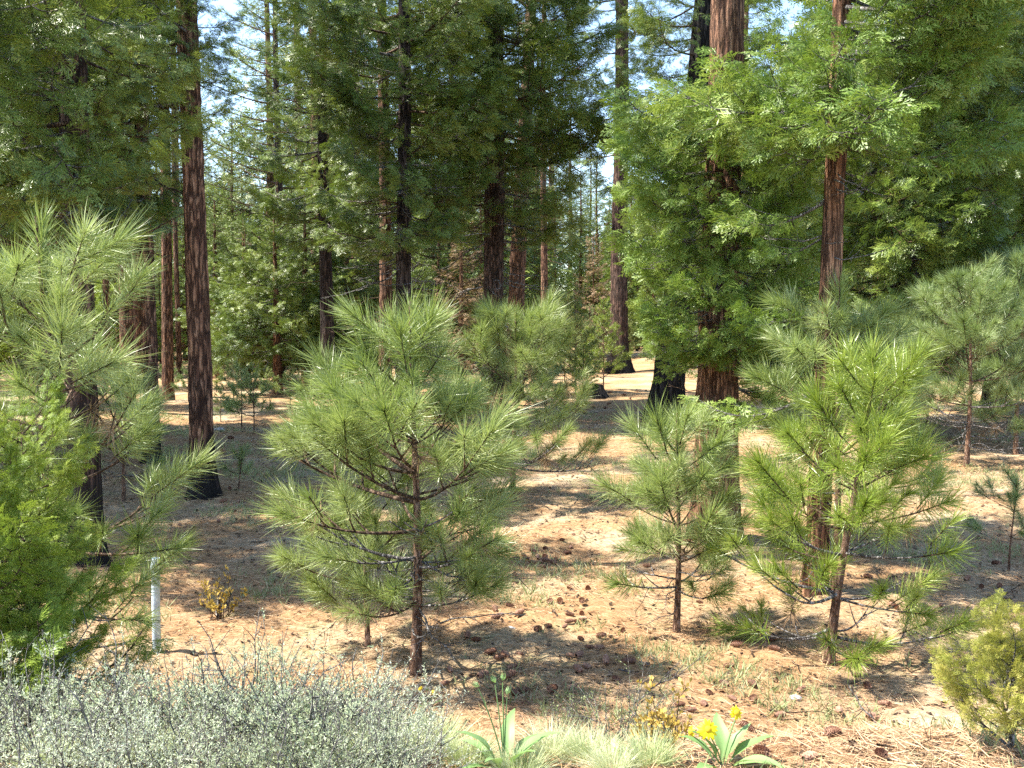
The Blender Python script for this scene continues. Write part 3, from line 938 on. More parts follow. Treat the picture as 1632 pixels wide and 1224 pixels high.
conifer('ponderosa_pine', p, 'pale green far pine standing in the sky gap at upper left', 10.5, 0.14, B_PINE,
        [(2.0, 10.3, 14, 2.0, .9, None)], mes=PB_ME, seed=36, flare=.2)
p = on_ground(520, 29)
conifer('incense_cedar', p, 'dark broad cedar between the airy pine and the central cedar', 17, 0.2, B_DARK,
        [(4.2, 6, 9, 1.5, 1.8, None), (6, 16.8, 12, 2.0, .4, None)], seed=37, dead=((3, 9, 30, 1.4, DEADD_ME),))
for k, (px, D, h, lab) in enumerate([(488, 33, 6.0, 'leafy cedar with a twin looking foot left of the central sapling'),
                                     (392, 36, 5.5, 'small sunlit cedar right of the flared pine on the left'),
                                     (440, 31, 5.2, 'light green young cedar at the foot of the airy pine'),
                                     (556, 34, 6.5, 'full green cedar behind the left shoulder of the central sapling'),
                                     (700, 40, 7.0, 'sunlit cedar behind the tangle of dead twigs beside the central trunk')]):
    conifer('young_cedar', on_ground(px, D), lab, h, 0.14, B_RED, [(1.0, h * .97, 18, 1.9, .5, None)], seed=40 + k, flare=.2, group='young cedars at the forest edge')

# dead brown tree and a dead bough thicket
e = thing('dead_conifer', on_ground(945, 47), 'brown dead conifer behind the left side of the tall pine on the clearing', 'dead tree')
link('trunk', TRUNK_C, e, Matrix.Scale(.3, 4)); link('crown', FAR_DEAD, e, Matrix.Scale(.6, 4))
e = thing('dead_conifer', on_ground(735, 33), 'brown twiggy dead conifer left of the tall central trunk', 'dead tree')
link('trunk', TRUNK_C, e, Matrix.Scale(.4, 4)); link('crown', FAR_DEAD, e, Matrix.Scale(.6, 4))

# trees out of the frame on the left whose shade falls into the picture
for k, (x, y, h) in enumerate([(-8.3, 10.2, 13), (-11, 16, 14), (-15, 20, 17), (-15, 26, 18), (-19, 33, 19)]):
    e = thing('cedar_tree', (x, y, float(gz(x, y))), 'cedar beyond the left edge of the picture', 'tree', 'cedars beyond the left edge')
    s = h / 18
    link('trunk', TRUNK_C, e, Matrix.Scale(s, 4)); link('crown', FAR_CEDAR[k % 3], e, Matrix.Scale(s, 4))

# the wood behind
rs = random.Random(99)
placed = []
BANDS = [(0, 330, 'behind the left hand trunks'), (330, 430, 'in the light gap left of the dark broad cedar'), (430, 620, 'behind the left part of the central sapling'),
         (620, 800, 'behind the tall central cedar'), (800, 930, 'right of the central trunk'), (930, 1050, 'behind the clearing in the sky gap'),
         (1050, 1300, 'behind the big red cedar'), (1300, 1632, 'behind the dark cedars on the right')]


def band_text(px):
    for a, b, t in BANDS:
        if a <= px < b:
            return t
    return 'just outside the frame'


def far_tree(x, y, kind, s):
    px = CX + x / y * FPX
    t = band_text(px)
    far = 'nearer' if y < 60 else ('middle distance' if y < 85 else 'farthest')
    nm = 'cedar_tree' if kind == 'c' else 'pine_tree'
    word = 'dark green cedar' if kind == 'c' else 'loose pine'
    e = thing(nm, (x, y, float(gz(x, y))), f'{word}, {far}, {t}', 'tree', f'{word}s, {far}, {t}', rz=rs.uniform(0, 6.28), s=s)
    if kind == 'c':
        link('trunk', TRUNK_C, e); link('crown', rs.choice(FAR_CEDAR), e)
    else:
        link('trunk', TRUNK_P, e); link('crown', rs.choice(FAR_PINE), e)


tries = 0
while len(placed) < 175 and tries < 6000:
    tries += 1
    y = 44 + 76 * rs.random() ** 0.8
    x = rs.uniform(-0.56, 0.56) * y
    if any((x - a) ** 2 + (y - b) ** 2 < (3.6 + y * .012) ** 2 for a, b in placed):
        continue
    px = CX + x / y * FPX
    gap = (325 < px < 425) or (915 < px < 1045)
    if (820 < px < 1040) and y < 58:
        continue
    if gap:
        top = rs.uniform(250, 350)
        hh = z_at(top, y)
        kind = 'c'
    else:
        hh = rs.uniform(15, 25)
        if y > 80 and rs.random() < .25:
            hh *= .7
        kind = 'c' if rs.random() < .45 else 'p'
    placed.append((x, y))
    far_tree(x, y, kind, hh / (18 if kind == 'c' else 22))

ORD = ['first', 'second', 'third', 'fourth', 'fifth', 'sixth', 'seventh', 'eighth', 'ninth', 'tenth', 'eleventh', 'twelfth', 'thirteenth', 'fourteenth', 'fifteenth', 'sixteenth',
       'seventeenth', 'eighteenth', 'nineteenth', 'twentieth', 'twenty-first', 'twenty-second', 'twenty-third', 'twenty-fourth', 'twenty-fifth', 'twenty-sixth', 'twenty-seventh', 'twenty-eighth', 'twenty-ninth', 'thirtieth']


def rank(px, lst):
    return ORD[sorted(lst).index(px)]


for k in range(46):
    px = -60 + k * 38 + rs.uniform(-16, 16)
    D = rs.uniform(34, 62)
    if 820 < px < 1060:
        D = rs.uniform(52, 66)
    x, y, z = on_ground(px, D)
    h = rs.uniform(3.2, 7.5)
    t = band_text(px)
    e = thing('young_cedar', (x, y, z), f'bushy young cedar filling the understory {t}', 'young cedar', f'young cedars in the understory {t}', rz=rs.uniform(0, 6), s=h / 18 * 1.25)
    link('trunk', TRUNK_C, e); link('crown', UNDER[k % 2], e)
for px, D, top in [(925, 62, 262), (950, 70, 245), (975, 66, 300), (1005, 60, 250), (1030, 72, 270), (940, 85, 235), (990, 90, 250), (1020, 88, 240), (350, 60, 280), (375, 72, 260), (400, 66, 300), (362, 88, 240), (390, 92, 250)]:
    x, y, z = on_ground(px, D)
    far_tree(x, y, 'c', (z_at(top, D) - z) / 18)

# young pines and shrubs on the far side
YG = [(917, 30, 586, 478), (962, 31, 584, 480), (900, 34, 575, 500), (940, 38, 575, 490), (1000, 46, 572, 500), (1026, 48, 570, 490), (850, 27, 590, 495),
      (870, 24, 610, 540), (880, 40, 575, 500), (930, 26, 598, 545), (905, 44, 570, 470), (1045, 40, 575, 510), (975, 52, 565, 470), (830, 45, 570, 480),
      (790, 21, 640, 540), (1120, 35, 580, 480)]
for k, (px, D, by, ty) in enumerate(YG):
    x, y, z = on_ground(px, D)
    h = max(0.8, z_at(ty, D) - z)
    t = 'near the clearing edge' if D < 32 else 'deeper in the wood beyond the clearing'
    e = thing('young_pine', (x, y, z), f'sunlit young pine {t}, {rank(px, [a[0] for a in YG if (a[1] < 32) == (D < 32)])} from the left', 'young pine', f'young pines {t}', rz=k, s=h / 3.2)
    link('trunk', TRUNK_Y, e); link('crown', FAR_YOUNG[[0, 2, 0, 1][k % 4]], e)
YL = [(385, 683, 585), (405, 690, 588), (352, 672, 620), (463, 655, 590), (430, 640, 590), (500, 640, 600), (372, 640, 575), (345, 625, 580), (420, 612, 575), (455, 610, 570),
      (480, 606, 572), (300, 640, 580), (270, 630, 575), (170, 650, 590), (60, 640, 560), (200, 620, 560)]
for k, (px, by, ty) in enumerate(YL):
    x, y, z = ground_at(px, by)
    h = (by - ty) / FPX * y
    t = 'in the row right of the reddish flared pine' if px >= 330 else 'low behind the left hand trunks'
    e = thing('young_pine', (x, y, z), f'small young pine {t}, {rank(px, [a[0] for a in YL if (a[0] >= 330) == (px >= 330)])} from the left', 'young pine', f'small young pines {t}', rz=k * 1.3, s=h / 1.1)
    link('trunk', TRUNK_S, e); link('crown', FAR_SEED[k % 3], e)
# row of blue green young pines on the right
for k, (px, by, ty, wide, lab) in enumerate([(1412, 715, 500, .5, 'blue green young pine left of the taller one on the right'),
                                             (1478, 690, 585, .35, 'low blue green young pine filling the gap beside the slim trunk on the right'),
                                             (1622, 725, 400, .75, 'tall blue green young pine cut by the right edge')]):
    x, y, z = ground_at(px, by)
    h = (by - ty) / FPX * y
    sapling((x, y, z), lab, h, 1.15 * wide, 'blue', seed=140 + k, dlev=.34, nbr=5, side=4, tscale=1.5, tr=.04, u0=.14, bare=.25, group='blue green young pines on the right')
x, y, z = ground_at(1541, 741)
sapling((x, y, z), 'blue green young pine with a clear brown stem in the sunny grass at right', (741 - 440) / FPX * y, 1.0, 'blue', seed=150, dlev=.3, nbr=5,
        side=4, tscale=1.3, tr=.037, u0=.22, bare=.35, group='blue green young pines on the right', dead_low=8)
for k, (px, by, ty, lab) in enumerate([(1607, 910, 760, 'spindly crooked seedling pine at the right edge in front of the sunny grass'),
                                       (380, 780, 712, 'tiny dark seedling pine right of the flared pine foot')]):
    x, y, z = ground_at(px, by)
    h = (by - ty) / FPX * y
    sapling((x, y, z), lab, h, .42 if k == 0 else .25, 'blue', seed=160 + k, dlev=.2, nbr=3, side=2, tscale=.6, tr=.012, u0=.35, bare=.1, group=None, lean=(.06, 0), name='pine_seedling')

# ------------------------------------------------------------------ the near saplings
sapling(ground_at(662, 1071), 'big bushy pine sapling in the middle with bare grey lower branches', 2.27, .66, 'green', seed=201, u0=.2, dlev=.195, nbr=5, side=4, bare=.22, tscale=1.1,
        prof=[(0, .75), (.2, .9), (.35, 1.06), (.5, 1.06), (.62, .8), (.72, .5), (.82, .28), (1, .08)], dead_low=16, bias=.2, tr=.036)
sapling(ground_at(585, 1032), 'small dark pine sapling tucked under the left side of the big central one', 1.15, .42, 'green', seed=2, dlev=.22, nbr=4, side=3, tr=.02, u0=.2)
x, y, z = ground_at(820, 802)
sapling((x, y, z), 'shaded pine sapling with brown lower tufts behind the right side of the big central one', (802 - 490) / FPX * y, 1.0, 'green', seed=4, dlev=.3, nbr=5, side=4, tscale=1.15, deadt=.2, tr=.035, bare=.1, u0=.2,
        prof=[(0, .8), (.25, 1), (.5, .8), (.8, .4), (1, .15)])
sapling(ground_at(1078, 1008), 'medium pine sapling standing left of the red cedar foot', 1.55, .46, 'green', seed=6, dlev=.2, nbr=5, side=4, tr=.026, u0=.22,
        prof=[(0, .9), (.3, 1), (.6, .75), (.8, .5), (1, .15)], dead_low=6)
sapling(ground_at(1323, 1058), 'tall yellow green pine sapling in front of the slim cedar on the right', 2.05, .70, 'yellow', seed=10, dlev=.225, nbr=5, side=3, tscale=1.08, tr=.034, u0=.1,
        prof=[(0, .85), (.2, 1.05), (.42, .85), (.55, .55), (.75, .38), (.9, .26), (1, .15)], lean=(.24, 0), bare=.1)
sapling(ground_at(1330, 948), 'tall thin stemmed green pine sapling close beside the slim cedar trunk', 2.42, .66, 'green', seed=13, dlev=.28, nbr=4, side=4, tscale=1.15, tr=.032, u0=.33, group=None, dead_low=5,
        prof=[(0, 1), (.5, .9), (.8, .5), (1, .2)])
x, y, z = on_ground(92, 5.5)
sapling((x, y, z), 'tall pine sapling at the left edge with long grey green needles', z_at(345, 5.5) - z, .66, 'green', seed=16, dlev=.31, nbr=5, side=3, tr=.036, u0=.25,
        prof=[(0, .9), (.3, 1.0), (.5, .95), (.7, .7), (.85, .42), (1, .2)], dead_low=8, lean=(-.1, 0), bare=.1)
x, y, z = ground_at(196, 800)
sapling((x, y, z), 'shaded pine sapling low between the left trunks', 1.3, .6, 'blue', seed=19, dlev=.28, nbr=4, side=3, tr=.025, u0=.25, group=None)


def cedar_shrub(loc, label, h, l0, l1, n, mes, seed, stem, sr, name='cedar_shrub'):
    rs = random.Random(seed)
    e = thing(name, loc, label, 'shrub')
    t = np.linspace(0, 1, 9)
    mb = MB(); tube(mb, np.stack([.03 * np.sin(t * 6), .03 * np.sin(t * 5 + 1), -.05 + h * t], 1), sr * (1 - .85 * t), 8, 0)
    link('trunk', mb.mesh('trunk', [stem]), e)
    az = 0
    for k in range(n):
        u = (k + rs.random()) / n
        az += 2.399 + rs.uniform(-.4, .4)
        l = (l0 + (l1 - l0) * u) * rs.uniform(.7, 1.15)
        hang(e, mes, 'bough', h * (.08 + .88 * u), az, l / 1.5, rs.uniform(.1, .6) + (.8 if sr < .02 else .5) * u + (.3 if sr < .02 else 0), rs.uniform(-.8, .8), 0)
    return e


x, y, z = on_ground(30, 4.5)
cedar_shrub((x, y, z), 'bright green leafy young cedar filling the lower left edge', z_at(670, 4.5) - z, .52, .24, 42, SHRUB_ME, 3, B_TWIG, .03)
x, y, z = on_ground(-60, 4.2)
cedar_shrub((x, y, z), 'leafy young cedar cut off by the left edge', z_at(700, 4.2) - z, .6, .2, 40, SHRUB_ME, 4, B_TWIG, .03)
x, y, z = on_ground(1622, 3.55)
cedar_shrub((x, y, z), 'yellow green young cedar with pale stem in the lower right corner', z_at(1055, 3.55) - z, .34, .20, 20, YOUNG_ME, 5, B_GREY, .014)

# ------------------------------------------------------------------ marker post
x, y, z = ground_at(250, 1036)
mb = MB()
pr = rad_px(13.5, y)
ph = 151 / FPX * y
tube(mb, [[0, 0, -.15], [0, 0, ph * .5], [0.004, 0, ph]], pr, 20, 0, False)
tube(mb, [[0.004, 0, ph], [0.004, 0, ph - .1]], pr * .86, 20, 0, False)
th = np.arange(20) * 2 * math.pi / 20
ro = np.stack([pr * np.cos(th) + .004, pr * np.sin(th), np.full(20, ph)], 1)
ri = np.stack([pr * .86 * np.cos(th) + .004, pr * .86 * np.sin(th), np.full(20, ph)], 1)
a = np.arange(20)
mb.add(np.concatenate([ro, ri]), np.stack([a, (a + 1) % 20, 20 + (a + 1) % 20, 20 + a], 1), 0)
post = thing('marker_post', (x, y, z), 'short pale grey blue tube post standing in the grass on the left', 'post')
link('tube', mb.mesh('tube', [plain('weathered_pale_plastic', (.46, .54, .57), .6, .4, .35, 14)]), post)
mb = MB(); tube(mb, [[0, 0, ph - .07], [0, 0, ph - .045]], pr + .002, 20, 0, False)
link('band', mb.mesh('band', [plain('band_grey', (.36, .42, .46), .5, .4, .1, 9)]), post)

# ------------------------------------------------------------------ brush in the foreground
def bush_mesh(seed, h, r, nst, leaves, ll, lw, mats, name, stemr=.003):
    global NR
    keep = NR; NR = np.random.default_rng(seed)
    mb = MB()
    LP, LD = [], []
    for k in range(nst):
        az = NR.uniform(0, 6.28); out = r * NR.random() ** .6
        hh = h * NR.choice([NR.uniform(.35, .95), NR.uniform(.95, 1.5)], p=[.84, .16]) * (1 - .35 * (out / r) ** 2)
        b = np.array([.12 * r * math.cos(az), .12 * r * math.sin(az), 0]) * NR.uniform(0, 3)
        tip = np.array([out * math.cos(az), out * math.sin(az), hh])
        t = np.linspace(0, 1, 6)[:, None]
        pts = b + (tip - b) * np.concatenate([t ** 1.1, t ** 1.1, t ** .8], 1) + NR.normal(0, .012, (6, 3)) * t
        tube(mb, pts, stemr * (1.1 - t[:, 0]) + .0006, 3, 1, False)
        for q in range(3):
            u = NR.uniform(.35, .9)
            p = np.array([np.interp(u, t[:, 0], pts[:, i]) for i in range(3)])
            d = rand_unit(1)[0] * .8 + np.array([0, 0, .8]); d /= np.linalg.norm(d)
            l = h * NR.uniform(.1, .3)
            tube(mb, [p, p + d * l * .5, p + d * l + NR.normal(0, .01, 3)], [stemr * .4, stemr * .35, .0006], 3, 1, False)
            m = leaves // 4
            s = NR.random(m)
            LP.append(p + d * l * s[:, None]); LD.append(rand_unit(m) * .9 + d)
        m = leaves // 4
        s = .3 + .72 * NR.random(m)
        LP.append(np.stack([np.interp(s, t[:, 0], pts[:, i]) for i in range(3)], 1)); LD.append(rand_unit(m) * .9 + np.array([0, 0, .8]))
    P = np.concatenate(LP); D = np.concatenate(LD); D /= np.linalg.norm(D, axis=1)[:, None]
    n = len(P)
    side = np.cross(D, rand_unit(n)); side /= np.linalg.norm(side, axis=1)[:, None]
    L = ll * NR.uniform(.6, 1.3, n)[:, None]
    m = P + D * L * .6
    v = np.stack([P, m + side * lw, P + D * L, m - side * lw], 1).reshape(-1, 3)
    mb.add(v, np.arange(len(v)).reshape(-1, 4), 0)
    NR = keep
    return mb.mesh(name, mats)


SAGE_STEMS = [b.mesh('bare_stem', [B_SAGES]) for b in DEAD_MB]
SAGE = [bush_mesh(500 + i, .34, .46, 140, 58, .014, .0021, [M_SAGE, B_SAGES], 'sage_foliage') for i in range(3)]
BRSH = [bush_mesh(510 + i, .42, .40, 40, 30, .013, .0028, [M_SAGEG, B_SAGES], 'brush_foliage') for i in range(2)]
OCH = [bush_mesh(520 + i, .26, .2, 16, 26, .026, .008, [M_OCHRE, B_TWIG], 'ochre_foliage') for i in range(2)]


def bush(name, px, D, mes, s, label, group, seed, dz=0.0):
    rs = random.Random(seed)
    x, y, z = on_ground(px, D)
    e = thing(name, (x, y, z - dz), label, 'bush', group, rz=rs.uniform(0, 6.28), s=s)
    link('foliage', rs.choice(mes), e)
    mb = MB(); tube(mb, [[0, 0, -.06], [.01, .01, .05], [.02, -.01, .14]], [.018, .014, .006], 6, 0)
    link('stem', mb.mesh('stem', [B_SAGES]), e)
    if mes is SAGE:
        for k in range(5):
            hang(e, SAGE_STEMS, 'bare_stem', .05, rs.uniform(0, 6.28), rs.uniform(.28, .5), rs.uniform(.9, 1.4), rs.uniform(-2, 2), rs.uniform(0, .2))


SG = 'grey green sage bushes along the bottom left'
for k, (px, D, s, lab) in enumerate([
        (40, 3.55, .95, 'grey green sage bush in the bottom left corner'),
        (150, 3.75, .85, 'grey green sage bush second from the bottom left corner'),
        (262, 3.6, .8, 'grey green sage bush at the bottom below the pale post'),
        (372, 3.7, 1.0, 'grey green sage bush with tall bare stems right below the ochre plant'),
        (480, 3.55, .95, 'grey green sage bush at the bottom left of the grass clumps'),
        (575, 3.8, .85, 'grey green sage bush nearest the foot of the central sapling'),
        (100, 4.35, .72, 'sage bush in the back row under the leafy young cedar'),
        (215, 4.4, .5, 'sage bush in the back row left of the post foot'),
        (330, 4.4, .62, 'sage bush in the back row right of the post foot'),
        (450, 4.3, .68, 'sage bush in the back row under the branches of the central sapling'),
        (560, 4.6, .95, 'sage bush in the back row just left of the sapling foot'),
        (-30, 4.0, 1.0, 'sage bush cut off by the left edge'),
        (620, 3.35, .7, 'low sage bush at the bottom beside the pale grass'),
        (320, 3.2, .75, 'low sage bush at the very bottom under the post'),
        (200, 3.2, .75, 'low sage bush at the very bottom left of the one under the post'),
        (80, 3.2, .75, 'low sage bush at the very bottom near the left corner'),
        (440, 3.2, .75, 'low sage bush at the very bottom right of the one under the post'),
        (540, 3.3, .7, 'low sage bush at the very bottom near the pale grass')]):
    bush('sage_bush', px, D, SAGE, s, lab, SG, 600 + k, dz=.04)
for k, (px, D, s, lab) in enumerate([
        (985, 4.75, .85, 'low green grey brush with dry twigs right of the pine cones'),
        (900, 4.9, .6, 'small low brush left of the one with dry twigs'),
        (1050, 4.5, .6, 'small low brush above the ochre plant at the bottom'),
        (1055, 5.6, .45, 'tiny brush at the foot of the medium sapling')]):
    bush('low_brush', px, D, BRSH, s, lab, None, 630 + k)
bush('ochre_plant', 342, ground_at(342, 985)[1], OCH, 1.05, 'small ochre yellow plant right of the pale post', None, 641)
bush('ochre_plant', 1068, 4.05, OCH, .85, 'ochre yellow dry plant at the bottom left of the yellow flowers', None, 642)


def grass_mesh(seed, n, h, r, w, mats, name, flop=.45):
    global NR
    keep = NR; NR = np.random.default_rng(seed)
    az = NR.uniform(0, 6.28, n); rr = r * .35 * np.sqrt(NR.random(n))
    b = np.stack([rr * np.cos(az), rr * np.sin(az), np.full(n, -.01)], 1)
    a2 = az + NR.normal(0, .5, n)
    tilt = np.abs(NR.normal(0, flop, n))
    d = np.stack([np.sin(tilt) * np.cos(a2), np.sin(tilt) * np.sin(a2), np.cos(tilt)], 1)
    L = h * NR.uniform(.5, 1.15, n)
    bend = np.stack([np.cos(a2), np.sin(a2), np.full(n, -.9)], 1) * (L * NR.uniform(.05, .4, n))[:, None]
    mb = MB(); strips(mb, b, d, L, w * NR.uniform(.6, 1.2, n), bend, 0)
    NR = keep
    return mb.mesh(name, mats)


GM = [grass_mesh(700 + i, 900, .15, .17, .0018, [M_GRASS], 'grass_blades', .5) for i in range(3)]
for k, (px, D, s, lab) in enumerate([
        (690, 3.75, 1.1, 'pale bunch of fine grass left of the big leafed plant'),
        (745, 3.6, .9, 'pale bunch of fine grass touching the big leafed plant'),
        (880, 3.75, 1.1, 'pale bunch of fine grass right of the big leafed plant'),
        (945, 3.65, 1.0, 'pale bunch of fine grass in the bottom middle'),
        (1040, 3.55, 1.0, 'pale bunch of fine grass under the ochre plant at the bottom'),
        (640, 4.1, .9, 'pale bunch of fine grass at the edge of the sage bushes'),
        (830, 3.5, .9, 'pale grass right under the big leafed plant'),
        (60, 3.3, 1.0, 'pale grass pushing through the sage near the bottom left corner'),
        (230, 3.35, 1.0, 'pale grass pushing through the sage below the post'),
        (400, 3.3, 1.0, 'pale grass pushing through the sage left of the grass clumps'),
        (520, 3.4, 1.1, 'pale grass at the right end of the sage bushes'),
        (620, 3.55, 1.1, 'pale grass between the sage bushes and the big leafed plant'),
        (980, 3.5, .8, 'pale grass bunch at the bottom edge right of the middle')]):
    x, y, z = on_ground(px, D)
    o = link('grass_clump', GM[k % 3], None, Matrix.Translation((x, y, z)) @ Matrix.Rotation(k * 1.7, 4, 'Z') @ Matrix.Scale(s, 4))
    o['label'] = lab; o['category'] = 'grass clump'; o['group'] = 'pale grass clumps along the bottom'


# ------------------------------------------------------------------ big leafed plants with yellow flowers
def leaf_mesh(seed, L=.27, W=.035):
    n = 9
    t = np.linspace(0, 1, n)
    w = W * np.interp(t, [0, .22, .34, .55, .8, 1], [.12, .12, .75, 1, .6, .02])
    v = []
    for i in range(n):
        z = L * (t[i] - .22 * t[i] ** 2.5)
        x = L * .42 * t[i] ** 2
        for s in (-1, -.5, 0, .5, 1):
            v.append((x + abs(s) * w[i] * -.35, s * w[i] + .006 * math.sin(seed + t[i] * 7), z + .003 * math.sin(t[i] * 20 + s * 3)))
    f = [(i * 5 + j, i * 5 + j + 1, i * 5 + j + 6, i * 5 + j + 5) for i in range(n - 1) for j in range(4)]
    mb = MB(); mb.add(v, f, 0, True)
    return mb.mesh('leaf', [M_LEAF])


LEAVES = [leaf_mesh(i, .22 + .03 * i, .028 + .004 * (i % 3)) for i in range(4)]
pm = MB()
t = np.linspace(0, 1, 5)
v = [(.008 + .030 * a, s * .0062 * math.sin(.35 + 2.4 * a) / .95, .006 * a - .012 * a * a + (.0015 if s == 0 else 0)) for a in t for s in (-1, 0, 1)]
pm.add(v, [(i * 3 + j, i * 3 + j + 1, i * 3 + j + 4, i * 3 + j + 3) for i in range(4) for j in range(2)], 0, True)
PETAL = pm.mesh('petal', [M_PETAL])
dm = MB()
th = np.arange(14) * 2 * math.pi / 14
rings = [(0.011, 0), (0.0115, .004), (.008, .007), (.003, .0085)]
v = [(r * math.cos(a), r * math.sin(a), z) for r, z in rings for a in th]
dm.add(v, [(i * 14 + j, i * 14 + (j + 1) % 14, (i + 1) * 14 + (j + 1) % 14, (i + 1) * 14 + j) for i in range(3) for j in range(14)], 0, True)
dm.add(v[-14:], [list(range(14))], 0)
DISC = dm.mesh('disc', [plain('flower_disc', (.55, .36, .02), .8, .2, .4, 400)])
bm_ = MB()
for k in range(9):
    a = k * .7
    bm_.add([(0, 0, -.004), (.009 * math.cos(a - .3), .009 * math.sin(a - .3), .008), (.007 * math.cos(a), .007 * math.sin(a), .026), (.009 * math.cos(a + .3), .009 * math.sin(a + .3), .008)], [(0, 1, 2, 3)], 0)
BUD = bm_.mesh('bud', [M_LEAF])


def balsam(loc, label, leaves, stalks, seed):
    """leaves: (azimuth, tilt, scale); stalks: (dx, dy, height, kind, face azimuth, face tilt)"""
    rs = random.Random(seed)
    e = thing('flowering_plant', loc, label, 'plant')
    for az, tilt, s in leaves:
        link('leaf', rs.choice(LEAVES), e, Matrix.Rotation(az, 4, 'Z') @ Matrix.Translation((.012, 0, -.01)) @ Matrix.Rotation(tilt, 4, 'Y') @ Matrix.Scale(s, 4))
    for dx, dy, h, kind, fa, ft in stalks:
        mb = MB()
        t = np.linspace(0, 1, 7)
        pts = np.stack([dx * t ** 1.5, dy * t ** 1.5, -.01 + h * t], 1)
        tube(mb, pts, .0032 - .0012 * t, 6, 0)
        st = link('flower_stalk', mb.mesh('flower_stalk', [M_LEAF]), e)
        M = Matrix.Translation((dx, dy, h)) @ Matrix.Rotation(fa, 4, 'Z') @ Matrix.Rotation(ft, 4, 'Y')
        if kind == 'bud':
            link('bud', BUD, st, M)
        else:
            link('disc', DISC, st, M)
            for k in range(13):
                link('petal', PETAL, st, M @ Matrix.Rotation(k * 6.283 / 13 + rs.uniform(-.08, .08), 4, 'Z') @ Matrix.Rotation(rs.uniform(-.2, .25), 4, 'Y') @ Matrix.Scale(kind * rs.uniform(.9, 1.1), 4))
    return e


x, y, z = on_ground(803, 3.55)
balsam((x, y, z), 'big leafed plant with green flower buds at the bottom middle',
       [(3.3, .25, 1.0), (2.7, .55, .95), (.2, .45, .9), (5.6, .3, .85), (4.4, .5, .8), (1.4, .4, .9), (.9, .7, .75), (3.7, .8, .7)],
       [(-.085, -.01, .30, 'bud', 3.1, 1.1), (-.03, 0, .31, 'bud', 3, .5), (-.005, .02, .31, 'bud', 0, .2), (.01, 0, .27, 'bud', 1, .6)], 1)
x, y, z = on_ground(1160, 3.5)
balsam((x, y, z), 'plant with two bright yellow daisy flowers and pale leaves at the bottom',
       [(.1, .5, 1.0), (.5, .2, .9), (2.8, .45, .85), (5.5, .75, .9), (4.0, .9, .8), (1.5, .3, .8), (3.4, .15, .75), (6.0, .95, .9)],
       [(-.055, -.03, .14, .92, -1.57, .95), (.055, .05, .165, .6, -1.2, 1.15), (-.105, 0, .12, .5, -2.9, 1.35)], 2)
x, y, z = ground_at(680, 1128)
balsam((x, y, z), 'small plant with little yellow flowers below the foot of the central sapling',
       [(.3, .6, .4), (2.2, .5, .4), (4.3, .6, .4)], [(-.035, 0, .11, .42, -1.8, .7), (.04, 0, .09, .42, -1.3, .8), (.0, 0, .1, 'bud', 0, .3)], 3)

# ------------------------------------------------------------------ pine cones
def cone_mesh(seed, L=.092, R_=.022):
    rs = np.random.default_rng(seed)
    mb = MB()
    nr = 9
    t = np.linspace(0, 1, nr); prof = R_ * .78 * np.sin(np.clip(t * 2.7 + .32, 0, 3.1)) ** .7 + .001
    th = np.arange(8) * 2 * math.pi / 8
    v = np.stack([np.repeat(L * t, 8), (prof[:, None] * np.cos(th)).ravel(), (prof[:, None] * np.sin(th)).ravel()], 1)
    i = np.arange(nr - 1)[:, None] * 8; j = np.arange(8)[None]; jn = (j + 1) % 8
    mb.add(v, np.stack([i + j, i + jn, i + jn + 8, i + j + 8], -1).reshape(-1, 4), 0)
    for k in range(95):
        u = (k + .5) / 95
        a = k * 2.39996
        r = np.interp(u, t, prof)
        ux = L * u
        out = np.array([.35, math.cos(a), math.sin(a)]); out /= np.linalg.norm(out)
        tan = np.array([0, -math.sin(a), math.cos(a)])
        p = np.array([ux, r * .8 * math.cos(a), r * .8 * math.sin(a)])
        s = .0085 * (.6 + .6 * math.sin(math.pi * u)) * rs.uniform(.8, 1.2)
        q = p + out * (.006 + .003 * rs.random())
        up = np.cross(out, tan) * .0022
        mb.add([p - tan * s * .5, p + tan * s * .5, q + tan * s, q - tan * s, q + out * .004 + up],
               [(0, 1, 2), (0, 2, 3), (3, 2, 4), (0, 3, 4), (1, 4, 2)], 0)
    return mb.mesh('pine_cone', [B_CONE])


